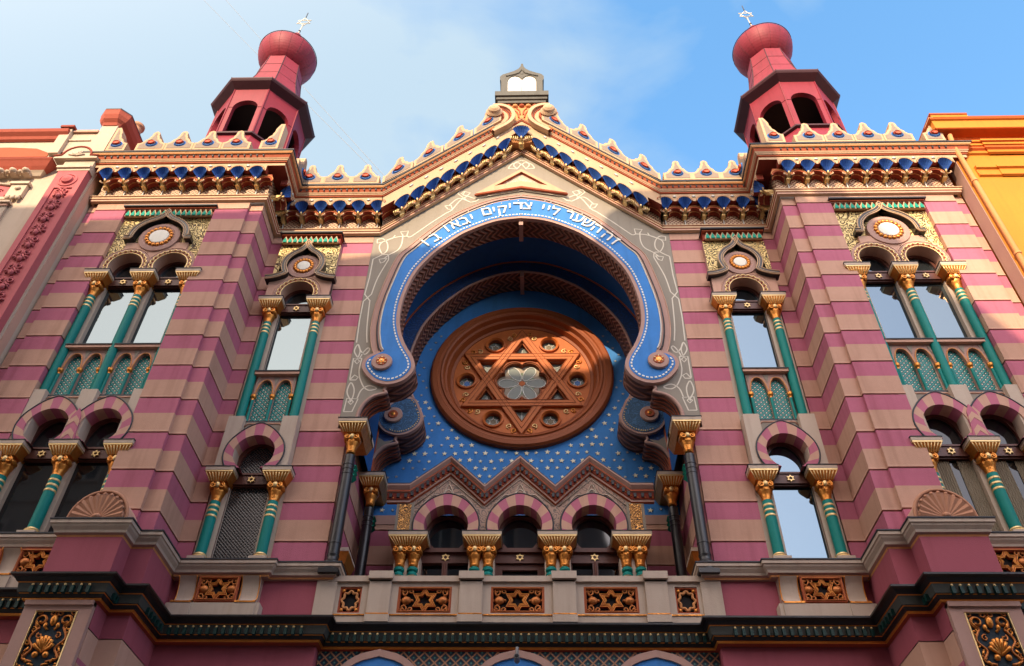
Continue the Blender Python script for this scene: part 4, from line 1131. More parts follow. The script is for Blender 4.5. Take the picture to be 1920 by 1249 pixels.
wh = [(.40, 20.970), (.40, 21.550)] + arc(.2, 21.570, .19, 0, 160, 8, .25) + [(0, 21.630)] + mirror(arc(.2, 21.570, .19, 0, 160, 8, .25))[::-1] + [(-.40, 21.550), (-.40, 20.970)]
mb.plate(og, [wh], -.44, -.3, L); mb.prism(inset(og, .002), -.3, .2, L)
TB = mb.build('tablet_frame', CORN)
mb = MB(); mb.prism(inset(wh, -.01), -.41, -.301, M['white']); mb.tube([(0, -.415, 20.970), (0, -.415, 21.630)], .012, M['stone'], 5)
mb.build('stone_tablets', TB)
mb = MB()
for sx in (-1, 1): mb.tube(y3(cr([(sx * .45, 21.780), (sx * .28, 21.850), (sx * .1, 21.950), (sx * .03, 22.130)], 4), -.445), .03, L, 6)
mb.ball((0, -.4, 21.930), .09, .06, .09, L, 10, 6)
mb.build('carved_crest', TB)

# ------------------------------------------------------------------ towers, windows, base
YP = -1.056
for mx in (1, -1):
    mb = MB(mx)
    coursed(mb, [(5.87, .02), (5.87, -.985), (6.17, -.985), (6.17, YP), (6.92, YP), (6.92, -.55)], 6.7, 15.37, M['stripe'])
    mb.build('corner_pier', ROOT)
    mb = MB(mx)
    coursed(mb, [(8.97, -.55), (8.97, YP), (9.68, YP), (9.68, -.985), (9.90, -.985), (9.90, .0)], 6.7, 15.37, M['stripe'])
    mb.box(6.915, 8.975, YP + .0005, -.5, 15.126, 15.37, M['tan'])
    mb.build('outer_pier', ROOT)
    # tower cornice
    mb = MB(mx)
    tp = [(5.87, 0), (5.87, -1.03), (9.78, -1.03), (9.78, -.2)]
    mb.sweep(plan(tp), corn_prof()); mb.sweep(plan(tp), corn_top())
    x = 6.0
    while x < 9.8: mb.prism([(x - .02, 16.545), (x + .02, 16.545), (x + .012, 16.49), (x - .012, 16.49)], -1.542, -1.52, M['slate']); x += .15
    tc = mb.build('cornice', ROOT)
    Tt = lambda u, d, z: (u, -1.03 - d, z)
    frieze_bits(mx, Tt, [6.10 + .44 * k for k in range(9)], 0, tc, True, False)
    Ts = lambda u, d, z: (5.87 - d, u, z)
    frieze_bits(mx, Ts, [-.80, -.36], 0, tc, False, False)
    for u in (6.72, 7.40, 8.08, 8.76): merlon(mx, u, Tt, tc)
    merlon(mx, 5.80, Tt, tc, .69, 16.70, 1, 1.18); merlon(mx, 9.70, Tt, tc, .69, 16.70, -1, 1.10)
    merlon(mx, -.72, lambda u, d, z: (5.87 - d, u, z), tc, .8, 16.66, 0, 1.05)
    bay(ROOT, mx, 4.88, 0, (-.52, .52), (('mirror',) if mx > 0 else ('blind',), ('mirror',) if mx > 0 else ('obscure',)))
    bay(ROOT, mx, 7.92, -.83, (-.97, 0, .97), (('mirror', 'blind') if mx > 0 else ('blind', 'blind'), ('curtain', 'curtain') if mx > 0 else ('darkglass', 'darkglass')))
    # ledge under the lower windows
    st, sl = M['stone'], M['slate']
    lp = [(3.05, .2), (3.05, -.12), (4.10, -.12), (4.10, -.22), (5.66, -.22), (5.66, -.12), (5.70, -.12), (5.70, -1.13), (6.05, -1.13), (6.05, -1.50), (7.07, -1.50), (7.07, -1.06), (9.93, -1.06)]
    mb = MB(mx)
    mb.sweep(plan(lp), [(-.3, 6.54, M['mauve']), (.0, 6.55, M['orange']), (.01, 6.58, M['mauve']), (.05, 6.60, st), (.06, 6.64, st), (.10, 6.69, st), (.11, 6.72, st), (.13, 6.73, st), (.13, 6.785, sl), (.145, 6.79, sl), (.145, 6.81, sl), (-.3, 6.83, sl)], False)
    mb.build('string_course', ROOT)
    # dado between the ledge and the dark cornice
    mb = MB(mx)
    dp = [(3.28, .3), (3.28, -.06), (5.70, -.06), (5.70, -1.13), (6.05, -1.13), (6.05, -1.50), (7.07, -1.50), (7.07, -.98), (9.93, -.98)]
    mb.sweep(plan(dp), [(0, 5.75, M['rose']), (0, 6.56, M['rose'])], False)
    dado = mb.build('dado', ROOT)
    for xc, y0, cols in ((4.88, -.06, (-.52, .52)), (7.92, -.97, (-.97, 0, .97))):
        mb = MB(mx)
        mb.box(xc + cols[0] - .24, xc + cols[-1] + .24, y0 - .20, y0, 5.80, 6.08, M['stone'])
        mb.box(xc + cols[0] - .16, xc + cols[-1] + .16, y0 - .06, y0, 6.08, 6.55, M['mauve'])
        for c in cols:
            X = xc + c
            pr = cr([(-.23, 6.10), (-.12, 6.16), (-.10, 6.30), (-.13, 6.45), (-.20, 6.55)], 3)
            for (x0, x1) in ((X - .145, X + .145),):
                A = [(x0, y0 + d, z) for d, z in pr]; B = [(x1, y0 + d, z) for d, z in pr]
                mb.strip(A, B, M['stone'], smooth=True)
                for S in (A, B):
                    mb.add(S + [(S[-1][0], y0, 6.55), (S[0][0], y0, 6.10)], [tuple(range(len(S) + 2))], M['stone'])
                    mb.tube([(p[0], p[1] - .004, p[2]) for p in S], .010, M['gold'], 5)
            mb.box(X - .165, X + .165, y0 - .235, y0, 6.075, 6.10, M['gold']); mb.box(X - .18, X + .18, y0 - .225, y0, 5.80, 6.073, M['stone'])
        mb.build('window_plinth', dado)
        for a, b in zip(cols[:-1], cols[1:]):
            mb = MB(mx); scroll_panel(mb, xc + (a + b) / 2 - .335, xc + (a + b) / 2 + .335, 6.12, 6.55, y0 - .165); mb.build('star_panel', dado)
    # shell acroterion on the pier foot
    mb = MB(mx); t = M['terra']; X = 6.56
    P = [(X - .46, 6.82)] + [(X + .46 * cos(a), 6.86 + .50 * sin(a)) for a in [pi - pi * i / 16 for i in range(17)]] + [(X + .46, 6.82)]
    mb.prism(P, -1.50, -1.04, M['tan'], M['tan'], True)
    n = 22; V = []
    for j in range(5):
        q = j / 4
        for i in range(n + 1):
            a = pi * i / n; rib = 1 - .05 * (i % 2)
            V.append((X + (.06 + .36 * q) * cos(a) * rib, -1.525 - .035 * q - .022 * (i % 2) * q, 6.87 + (.03 + .37 * q) * sin(a) * rib))
    mb.add(V, [(j * (n + 1) + i, j * (n + 1) + i + 1, (j + 1) * (n + 1) + i + 1, (j + 1) * (n + 1) + i) for j in range(4) for i in range(n)], t)
    for i in range(11): a = pi * (i + .5) / 11; mb.ball((X + .39 * cos(a), -1.53, 6.88 + .41 * sin(a)), .035, .03, .035, t, 7, 5)
    for s in (-1, 1): mb.ball((X + s * .37, -1.53, 6.90), .055, .035, .055, t, 8, 5)
    mb.ball((X, -1.54, 6.89), .07, .05, .05, t, 8, 5)
    mb.tube([(p[0], -1.505, p[1]) for p in P], .03, t, 6)
    mb.build('shell_acroterion', ROOT)
# dark cornice of the ground floor, right round
for mx in (1, -1):
    mb = MB(mx); k, dg, g = M['black'], M['darkgrey'], M['gold']
    dp = [(0, .12), (3.12, .12), (3.12, -.14), (5.68, -.14), (5.68, -1.18), (6.03, -1.18), (6.03, -1.55), (7.09, -1.55), (7.09, -1.05), (9.95, -1.05)]
    pl = plan(dp)
    mb.sweep(pl, [(-.05, 5.45, M['darkred']), (.03, 5.47, g), (.045, 5.485, g), (.05, 5.505, k), (.07, 5.51, k), (.09, 5.555, g), (.10, 5.565, dg), (.12, 5.57, dg), (.14, 5.70, g), (.155, 5.71, k), (.17, 5.72, k), (.20, 5.77, k), (.25, 5.79, k), (.25, 5.82, M['slate']), (-.2, 5.85, M['slate'])], False)
    for (x0, x1, y) in ((.0, 3.1, .12), (3.3, 5.5, -.14), (6.1, 7.05, -1.55), (7.25, 9.9, -1.05)):
        n = int((x1 - x0) / .118)
        for i in range(n):
            x = x0 + .06 + i * (x1 - x0) / n
            mb.box(x - .025, x + .025, y - .175, y - .12, 5.54, 5.645, M['bluegreen']); mb.ball((x, y - .155, 5.665), .022, .018, .022, M['palegold'], 6, 4)
    for (xx, y0, y1) in ((5.68, -1.05, -.35), (6.03, -1.5, -1.3)):
        n = max(2, int((y1 - y0) / .118))
        for i in range(n):
            y = y0 + (i + .5) * (y1 - y0) / n; mb.box(xx - .175, xx - .12, y - .025, y + .025, 5.54, 5.645, M['bluegreen'])
    dc = mb.build('ground_floor_cornice', ROOT)
    # ground floor walls
    mb = MB(mx)
    gp = [(3.15, 1.0), (3.15, -.05), (5.70, -.05), (5.70, -1.14), (6.05, -1.14), (6.05, -1.50), (7.07, -1.50), (7.07, -.98), (9.93, -.98), (9.93, .5)]
    mb.sweep(plan(gp), [(0, 5.10, M['rose']), (0, 5.47, M['rose'])], False)
    mb.sweep(plan(gp), [(-.02, 5.085, M['redbrown']), (-.02, 5.10, M['redbrown'])], False)
    mb.sweep(plan(gp), [(0, 4.68, M['tan']), (0, 5.085, M['tan'])], False)
    coursed(mb, gp, -1.6, 4.68, M['stripe'])
    mb.build('ground_floor_wall', ROOT)
    mb = MB(mx)        # relief pilaster on the pier foot
    mb.plate([(6.06, 1.5), (7.06, 1.5), (7.06, 5.46), (6.06, 5.46)], [[(6.25, 1.7), (6.87, 1.7), (6.87, 5.33), (6.25, 5.33)]], -1.58, -1.505, M['mauve'])
    mb.box(6.06, 7.06, -1.62, -1.45, 5.40, 5.47, M['mauve'])
    mb.box(6.25, 6.87, -1.54, -1.52, 1.7, 5.33, M['navy'])
    mb.tube([(6.265, -1.575, 1.7), (6.265, -1.575, 5.315), (6.855, -1.575, 5.315), (6.855, -1.575, 1.7)], .014, M['palegold'], 5)
    g, rb = M['gold'], M['copper']
    for c0 in (4.85, 3.85, 2.85):
        X = 6.56
        for i in range(-3, 4):
            a = pi / 2 + i * .36; mb.tube([(X, -1.55, c0 - .12), (X + .12 * cos(a), -1.575, c0 - .12 + .15 * sin(a)), (X + .155 * cos(a), -1.59, c0 - .12 + .22 * sin(a))], .022, g, 6, r1=.028)
        mb.ball((X, -1.56, c0 + .34), .05, .05, .085, g, 10, 6); mb.ball((X, -1.56, c0 - .42), .05, .05, .09, g, 10, 6)
        for s in (-1, 1):
            mb.ball((X + s * .075, -1.57, c0 - .16), .045, .04, .045, g, 8, 5)
            mb.tube(y3(spiral(X + s * .17, c0 + .34, .10, .03, -90, -90 + s * 430, 16), -1.55), .018, rb, 6)
            mb.tube(y3(cr([(X + s * .17, c0 + .24), (X + s * .26, c0 + .08), (X + s * .16, c0 - .06), (X + s * .25, c0 - .2), (X + s * .10, c0 - .25)], 4), -1.55), .018, rb, 6)
            mb.tube(y3(spiral(X + s * .17, c0 - .42, .10, .025, 90, 90 - s * 470, 16), -1.55), .018, rb, 6)
            mb.tube(y3(cr([(X + s * .03, c0 - .5), (X + s * .12, c0 - .58), (X + s * .2, c0 - .68)], 3), -1.55), .018, g, 6)
            mb.tube(y3(spiral(X + s * .17, c0 + .34, .085, .03, -90, -90 + s * 400, 14), -1.575), .007, g, 4)
            mb.tube(y3(spiral(X + s * .17, c0 - .42, .085, .025, 90, 90 - s * 440, 14), -1.575), .007, g, 4)
            mb.ball((X + s * .09, -1.57, c0 + .26), .03, .03, .045, g, 6, 4)
            for (px, pz, r_, tw) in ((.245, .20, .05, 400), (.255, .02, .045, -400), (.25, -.15, .05, 420), (.13, .12, .05, -380), (.255, -.32, .05, -400), (.06, .45, .05, 380), (.25, .46, .045, 360), (.10, -.56, .05, 400)):
                mb.tube(y3(spiral(X + s * px, c0 + pz, r_, .012, 60, 60 + s * tw, 10), -1.548), .013, g if abs(tw) == 400 else rb, 5)
            for (px, pz, dx, dz) in ((.20, .26, .05, .07), (.21, -.05, .05, -.07), (.06, -.30, .09, .02), (.17, -.26, .05, .06), (.05, .2, .06, .05)):
                mb.tube([(X + s * px, -1.55, c0 + pz), (X + s * (px + dx * .6), -1.565, c0 + pz + dz * .7), (X + s * (px + dx), -1.55, c0 + pz + dz)], .020, g, 5, r1=.008)
    mb.build('relief_panel', ROOT)
# balustrade
mb = MB(); st = M['stone']
panels = [(-.435, .435), (-1.95, -1.075), (1.075, 1.95), (-2.91, -2.55), (2.55, 2.91)]
mb.plate([(-3.12, 5.84), (3.12, 5.84), (3.12, 6.53), (-3.12, 6.53)], [[(a, 6.01), (b, 6.01), (b, 6.46), (a, 6.46)] for a, b in panels], -.05, .10, st)
mb.box(-3.12, 3.12, -.10, .16, 6.532, 6.63, st)
mb.box(-3.12, 3.12, -.065, -.051, 5.965, 5.985, M['gold'])
for a, b in ((.575, .945), (2.07, 2.43)):
    for s in (-1, 1):
        x0, x1 = sorted((s * a, s * b))
        mb.box(x0, x1, -.10, .12, 5.84, 6.56, st); mb.box(x0 - .02, x1 + .02, -.16, .2, 6.562, 6.69, st); mb.box(x0 - .004, x1 + .004, -.112, -.101, 5.965, 5.985, M['gold'])
        mb.box(x0 - .015, x1 + .015, -.115, .12, 5.84, 5.96, st)
for s in (-1, 1): mb.box(min(s * 2.97, s * 3.3), max(s * 2.97, s * 3.3), -.09, .15, 5.84, 6.6, st)
BAL = mb.build('balustrade', ROOT)
for a, b in panels[:3]:
    mb = MB(); scroll_panel(mb, a, b, 6.01, 6.46, -.04); mb.build('star_panel', BAL)
for a, b in panels[3:]:
    mb = MB(); cx = (a + b) / 2; rb = M['redbrown']
    mb.box(a, b, .03, .06, 6.01, 6.46, M['inside'])
    mb.plate([(a, 6.01), (b, 6.01), (b, 6.46), (a, 6.46)], [[(a + .025, 6.035), (b - .025, 6.035), (b - .025, 6.435), (a + .025, 6.435)]], -.03, .03, rb)
    F = [(cx + .125 * (1 + .12 * cos(8 * t)) * cos(t), 6.235 + .15 * (1 + .12 * cos(8 * t)) * sin(t)) for t in [2 * pi * i / 64 for i in range(64)]]
    mb.tube(y3(F, -.01), .022, M['orange'], 6, True)
    for sx in (-1, 1):
        for sz in (-1, 1):
            mb.tube([(cx + sx * .085, -.01, 6.235 + sz * .12), (cx + sx * .165, -.01, 6.235 + sz * .21)], .016, rb, 5); mb.tube([(cx + sx * .155, -.01, 6.235 + sz * .12), (cx + sx * .085, -.01, 6.235 + sz * .21)], .016, rb, 5)
            mb.ball((cx + sx * .122, -.02, 6.235 + sz * .165), .03, .025, .03, M['gold'], 8, 5)
    mb.build('flower_panel', BAL)
# latticed spandrels and blue tympana of the ground floor
mb = MB()
M['ltrellis'] = diamond('orange_lattice', (.006, .03, .05), (.42, .20, .10), .165, .12, (.05, .22, .20), .13)
mb.box(-3.14, 3.14, .14, .3, 1.0, 5.46, M['ltrellis'])
LF = mb.build('lattice_frieze', ROOT)
for x in (-2.15, 0, 2.15):
    mb = MB()
    def pa(w, h, n=14): return [(x + w * cos(t) ** .9, 3.9 + h * sin(t) ** 1.0 + .12 * max(0, sin(t) - .7)) for t in [pi / 2 * i / n for i in range(n)]] + [(x, 3.9 + h + .06)]
    R = pa(1.02, 1.48); R2 = pa(.93, 1.37)
    out = R + [(2 * x - p[0], p[1]) for p in R[:-1]][::-1]; inn = R2 + [(2 * x - p[0], p[1]) for p in R2[:-1]][::-1]
    mb.plate(out + inn[::-1], [], .0, .138, M['mauve'])
    mb.prism(inn, .03, .138, M['blue'])
    if x == 0:
        mb.prism(arc(0, 4.45, .5, 20, 160, 10) + [(-.3, 4.4), (.3, 4.4)], -.01, .03, M['gold'])
        for s in (-1, 1): mb.tube(y3(cr([(s * .25, 4.95), (s * .32, 5.02), (s * .36, 5.12), (s * .33, 5.16)], 4), .015), .015, M['gold'], 5)
    mb.build('blue_tympanum', LF)
# hidden mass behind the facade
mb = MB()
mb.box(-9.9, 9.9, 2.61, 14, -1.6, 16.6, M['plaster_far']); mb.box(-3.2, 3.2, .5, 2.6, 16.92, 17.2, M['roofgrey'])
for s in (-1, 1):
    mb.box(min(s * 3.61, s * 9.88), max(s * 3.61, s * 9.88), .46, 2.6, -1.6, 16.4, M['plaster_far'])
    mb.box(min(s * 5.9, s * 9.86), max(s * 5.9, s * 9.86), -.37, .45, -1.6, 16.4, M['plaster_far'])
    mb.box(min(s * 3.4, s * 5.7), max(s * 3.4, s * 5.7), -.1, .2, 16.66, 17.05, M['roofgrey'])
mb.box(-3.14, 3.14, .31, 2.3, -1.6, 5.8, M['plaster_far'])
for s in (-1, 1): mb.quad((s * 9.9, .2, 16.62), (s * 9.9, 8, 17.0), (0, 8, 20.4), (0, .5, 18.6), M['roofgrey'])
mb.build('building_core', ROOT)

# turrets
def rot_add(mb, tmp, ang, xc, yc):
    ca, sa = cos(ang), sin(ang)
    for f, m, s in zip(tmp.f, tmp.m, tmp.sm):
        vs = [tmp.v[i] for i in f]
        mb.add([(xc + x * ca - y * sa, yc + x * sa + y * ca, z) for x, y, z in vs], [tuple(range(len(vs)))], tmp.mats[m], s)
for mx in (1, -1):
    xc, yc = 7.88, 1.2; cm, dk = M['crimson'], M['darkcrimson']
    mb = MB(mx)
    ap, hw = 1.20, .497
    for k in range(8):
        t = MB()
        hole = [(-.355, 19.72), (.355, 19.72), (.355, 21.08)] + arc(0, 21.08, .355, 0, 180, 14)[1:-1] + [(-.355, 21.08)]
        t.plate([(-hw, 19.6), (hw, 19.6), (hw, 22.02), (-hw, 22.02)], [hole], -ap, -ap + .14, cm, cm)
        t.tube([(-.36, -ap - .004, 21.08), (-hw, -ap - .004, 21.08)], .008, dk, 4); t.tube([(.36, -ap - .004, 21.08), (hw, -ap - .004, 21.08)], .008, dk, 4)
        t.tube([(hw, -ap - .004, 19.7), (hw, -ap - .004, 22.0)], .022, cm, 5)
        rot_add(mb, t, k * pi / 4, xc, yc)
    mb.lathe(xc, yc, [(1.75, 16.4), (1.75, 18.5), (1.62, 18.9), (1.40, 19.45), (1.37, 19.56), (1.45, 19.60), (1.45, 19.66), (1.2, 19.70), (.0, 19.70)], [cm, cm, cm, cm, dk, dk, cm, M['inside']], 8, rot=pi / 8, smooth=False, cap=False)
    tu = mb.build('turret', ROOT)
    mb = MB(mx)
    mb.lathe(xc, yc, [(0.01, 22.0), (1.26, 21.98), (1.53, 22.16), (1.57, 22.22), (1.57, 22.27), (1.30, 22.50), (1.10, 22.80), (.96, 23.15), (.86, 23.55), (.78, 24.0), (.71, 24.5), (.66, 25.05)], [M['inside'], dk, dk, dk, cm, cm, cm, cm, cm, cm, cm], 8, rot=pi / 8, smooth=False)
    pr = [(1.57, 22.27), (1.30, 22.50), (1.10, 22.80), (.96, 23.15), (.86, 23.55), (.78, 24.0), (.71, 24.5), (.66, 25.05)]
    for k in range(8):
        a = pi / 8 + k * pi / 4; mb.tube([(xc + r * cos(a), yc + r * sin(a), z) for r, z in pr], .014, dk, 5)
        for z, r in ((23.8, .815), (24.45, .72)):
            a2 = a + pi / 4; mb.tube([(xc + r * cos(a), yc + r * sin(a), z), (xc + r * cos(a2), yc + r * sin(a2), z)], .008, dk, 4)
    mb.build('flared_roof', tu)
    mb = MB(mx)
    mb.lathe(xc, yc, [(.95 * cos(radians(q)), 26.0 + (1.0 if q < 0 else .30) * sin(radians(q))) for q in range(-58, 63, 6)] + [(.34, 26.34), (.24, 26.48), (.15, 26.75), (.11, 27.30)], cm, 48)
    mb.tube([(xc + .955 * cos(2 * pi * k / 48), yc + .955 * sin(2 * pi * k / 48), 26.05) for k in range(48)], .013, dk, 5, True)
    for k in range(16):
        a = 2 * pi * k / 16; mb.tube([(xc + r * cos(a), yc + r * sin(a), z) for r, z in [(.952 * cos(radians(q)), 26.0 + (1.0 if q < 0 else .30) * sin(radians(q))) for q in range(-56, 58, 8)]], .005, M['seam'], 4)
    mb.build('onion_dome', tu)
    mb = MB(mx)
    mb.ball((xc - .04, yc, 27.45), .15, .15, .14, cm, 14, 8); mb.lathe(xc - .04, yc, [(.09, 27.56), (.05, 27.66)], cm, 12)
    sx = xc - .10; mb.tube([(xc - .04, yc, 27.6), (sx, yc, 28.3)], .022, M['steel'], 6); mb.ball((xc - .06, yc, 27.85), .04, .05, .06, M['slate'], 8, 5)
    cz = 28.52; R = .27
    for s in (1, -1):
        P = [(sx + R * cos(s * pi / 2 + k * 2 * pi / 3), yc - .01 * s, cz + R * sin(s * pi / 2 + k * 2 * pi / 3)) for k in range(3)]
        mb.tube(P, .015, M['steel'], 6, True)
    mb.tube([(sx, yc, cz + R), (sx - .02, yc, cz + R + .4)], .018, M['slate'], 6)
    mb.build('star_finial', tu)

# ------------------------------------------------------------------ neighbouring houses
LB = empty('cream_house', (-14, 2, -1.6)); tag(LB, 'pale cream house with red cornices and a pink relief pilaster, left of the synagogue', 'house')
YN = -1.35
lc, lr, lp_ = M['lcream'], M['lred'], M['lpink']
mb = MB()
mb.box(-22, -9.93, YN, 9, -1.6, 17.0, lc)
mb.box(-9.93, -9.915, YN + .05, -1.1, -1.6, 16.4, M['tan'])
mb.box(-22, -11.28, YN + .02, 3, 17.0, 17.5, lc)
mb.box(-11.30, -11.05, YN - .10, .5, 16.85, 17.86, lc)
mb.box(-11.05, -10.42, YN + .0, .4, 16.85, 17.78, lc); mb.box(-11.05, -10.5, YN - .03, YN, 17.45, 17.50, lc)
mb.box(-11.03, -10.42, YN - .06, .45, 17.78, 17.86, M['tan'])
mb.box(-11.34, -11.0, YN - .16, .5, 17.86, 17.93, M['darkred'])
mb.prism([(-16, 16.8), (-16, 17.14), (-12.4, 17.20), (-11.7, 17.14), (-11.33, 16.95), (-11.33, 16.8)], YN - .02, YN + .02, M['redbrown'])
mb.box(-10.90, -10.62, -.6, -.2, 17.86, 18.30, lc); mb.box(-10.94, -10.58, -.66, -.15, 18.30, 18.36, M['tan'])
H = mb.build('facade_wall', LB)
mb = MB()
mb.sweep([(-22, YN, 0, 0, -1), (-11.08, YN, 0, 0, -1)], [(0, 17.46, lr), (.05, 17.50, lr), (.08, 17.58, lr), (.16, 17.66, lr), (.18, 17.72, M['darkred']), (.18, 17.76, M['slate']), (0, 17.80, lr)]); mb.build('attic_cornice', LB)
mb = MB()
mb.sweep(plan([(-22, YN), (-11.20, YN), (-11.20, YN + .4)]), [(0, 15.95, lc), (.06, 15.98, lc), (.10, 16.05, lc), (.14, 16.10, lr), (.20, 16.18, lr), (.27, 16.30, lr), (.30, 16.34, M['darkred']), (.30, 16.38, M['slate']), (0, 16.42, lr)])
for i in range(24):
    x = -11.42 - i * .30
    mb.ball((x, YN - .17, 16.00), .10, .12, .075, lc, 8, 5); mb.box(x - .08, x + .08, YN - .20, YN - .05, 15.93, 16.03, lc); mb.ball((x - .15, YN - .15, 16.0), .05, .08, .06, lc, 7, 4)
mb.build('red_cornice', LB)
mb = MB()          # relief pilaster
mb.box(-10.65, -9.96, YN - .16, YN, -1.6, 15.98, lp_)
mb.plate([(-10.65, 11.2), (-9.96, 11.2), (-9.96, 15.98), (-10.65, 15.98)], [[(-10.52, 11.4), (-10.09, 11.4), (-10.09, 15.35), (-10.52, 15.35)]], YN - .19, YN - .161, lp_)
mb.lathe_y(-10.30, 15.62, [(.22, YN - .19), (.22, YN - .21), (.18, YN - .22), (.17, YN - .2), (.14, YN - .2), (.12, YN - .25), (.05, YN - .28), (.001, YN - .285)], lp_, 24)
rnd = random.Random(3)
z = 15.25
while z > 11.5:
    for s in (-1, 1):
        mb.tube(y3(spiral(-10.305 + s * .09, z, .085, .02, 90, 90 + s * 400, 10), YN - .18), .022, lp_, 5)
        mb.ball((-10.305 + s * rnd.uniform(.05, .15), YN - .18, z - .13), .05, .04, .035, lp_, 7, 4)
        mb.tube([(-10.305, YN - .18, z - .05), (-10.305 + s * .12, YN - .19, z - .22)], .02, lp_, 5)
    mb.ball((-10.305, YN - .19, z - .2), .06, .05, .08, lp_, 8, 5)
    z -= .42
mb.build('relief_pilaster', LB)
mb = MB()
mb.box(-10.70, -9.93, YN - .20, YN, 15.98, 16.06, lc); mb.box(-10.72, -9.93, YN - .24, YN, 16.062, 16.14, lc); mb.box(-10.66, -9.95, YN - .16, YN, 16.142, 16.42, lc)
P = [(-10.92, 16.42), (-9.90, 16.42), (-9.90, 16.50), (-10.08, 16.52)] + arc(-10.41, 16.50, .34, 10, 170, 12) + [(-10.76, 16.52), (-10.92, 16.50)]
mb.prism(P, YN - .24, YN, lc); mb.tube(y3([(-9.88, 16.50), (-10.08, 16.53)] + arc(-10.41, 16.52, .34, 10, 170, 12) + [(-10.76, 16.53), (-10.94, 16.50)], YN - .24), .03, M['darkred'], 5)
for k in range(5): a = pi * (k + .5) / 5; mb.tube([(-10.41, YN - .25, 16.50), (-10.41 + .2 * cos(a), YN - .25, 16.50 + .16 * sin(a))], .025, lc, 5)
mb.build('pilaster_cap', LB)
mb = MB()          # chimney stack with flared cap
mb.box(-10.42, -10.02, YN - .02, .3, 16.5, 18.12, lc)
def ring(x0, x1, y0, y1, c, z): return [(x0 + c, y0, z), (x1 - c, y0, z), (x1, y0 + c, z), (x1, y1 - c, z), (x1 - c, y1, z), (x0 + c, y1, z), (x0, y1 - c, z), (x0, y0 + c, z)]
S = [ring(-10.44 - e, -10.0 + e, YN - .04 - e, .32 + e, .05 + e * .9, z) for e, z in ((0, 18.08), (.03, 18.16), (.10, 18.24), (.15, 18.36), (.17, 18.50), (.18, 18.52), (.18, 18.56))]
for i, (a, b) in enumerate(zip(S[:-1], S[1:])): mb.strip(a, b, lr if i < 5 else M['slate'], True)
mb.add(S[-1], [tuple(range(8))], M['slate']); mb.add(S[0], [tuple(range(8))[::-1]], lr)
ch = mb.build('chimney', H)
mb = MB(); mb.lathe(-10.02, -.75, [(.15, 18.56), (.13, 18.62), (.13, 18.86), (.17, 18.92), (.17, 18.99), (.12, 19.02)], M['terra'], 16); mb.build('chimney_pot', H)
mb = MB()          # window head at the picture's edge
mb.box(-14.0, -11.62, YN - .05, YN + .02, 15.14, 15.22, lc)
mb.prism([(-14, 15.22), (-14, 15.80), (-13.0, 15.78), (-12.2, 15.70), (-11.62, 15.56), (-11.72, 15.22)], YN - .04, YN + .02, lp_)
mb.tube(y3([(-14, 15.84), (-13, 15.82), (-12.2, 15.74), (-11.55, 15.6)], YN - .05), .04, lc, 6)
mb.box(-11.66, -11.22, YN - .14, YN, 15.60, 15.68, lc); mb.box(-11.62, -11.26, YN - .10, YN, 15.2, 15.60, lc); mb.ball((-11.42, YN - .12, 15.45), .07, .04, .06, lc, 10, 5)
for i in range(3): mb.ball((-11.56 + i * .12, YN - .08, 15.15), .055, .05, .07, lc, 8, 5)
rnd = random.Random(5)
for i in range(16):
    x = -13.6 + i * .115; mb.tube(y3(spiral(x, 15.42 + rnd.uniform(-.08, .1), .08, .02, 0, 380, 8), YN - .05), .018, lp_, 5)
mb.plate([(-14.2, 10), (-11.45, 10), (-11.45, 14.9), (-14.2, 14.9)], [[(-13.9, 10.2), (-11.7, 10.2), (-11.7, 14.6), (-13.9, 14.6)]], YN - .06, YN + .01, lc)
for k in range(3): mb.box(-14.3, -11.5 + .05 * k, YN - .05 - .04 * k, YN, 14.78 + .08 * k, 14.84 + .08 * k, M['tan'] if k % 2 else lc)
wn = mb.build('window', LB)
mb = MB(); mb.box(-13.9, -11.7, YN - .003, YN + .005, 10.2, 14.6, M['darkglass']); mb.build('pane', wn)

RB = empty('amber_house', (14, 2, -1.6)); tag(RB, 'amber yellow house with heavy orange cornice and drainpipe, right of the synagogue', 'house')
am, ar = M['amber'], M['amberred']
mb = MB()
mb.box(9.95, 24, YN, 9, -1.6, 17.0, am); mb.box(9.93, 9.949, YN + .01, -1.0, -1.6, 16.4, M['mauve'])  # thin mauve sheet: shade on the house's side face, put into the colour
W = mb.build('facade_wall', RB)
mb = MB()
mb.sweep(plan([(10.10, YN), (10.78, YN), (10.78, YN - .03), (24, YN - .03)]), [(0, 16.42, am), (.05, 16.45, am), (.06, 16.52, ar), (.11, 16.56, ar), (.11, 16.62, am), (.14, 16.63, am), (.14, 16.70, ar), (.18, 16.72, am), (.18, 16.78, am), (0, 16.80, am)])
mb.sweep(plan([(10.25, YN), (10.78, YN), (10.78, YN - .02), (24, YN - .02)]), [(0, 15.60, am), (.05, 15.63, am), (.05, 15.70, ar), (.03, 15.72, am), (.03, 15.84, am), (.08, 15.87, am), (.08, 15.94, ar), (0, 15.96, am)])
mb.build('string_moulding', RB)
mb = MB()
mb.sweep(plan([(9.98, -.4), (9.98, YN), (24, YN)]), [(0, 16.90, ar), (.10, 16.93, ar), (.11, 16.98, ar), (.34, 17.00, ar), (.36, 17.02, am), (.36, 17.30, am), (.40, 17.32, ar), (.42, 17.36, M['slate']), (0, 17.42, am)])
mb.build('eaves_cornice', RB)
mb = MB()
mb.box(9.97, 24, YN - .04, 2, 17.40, 17.72, am); mb.box(10.72, 24, YN - .07, YN - .04, 17.50, 17.56, ar)
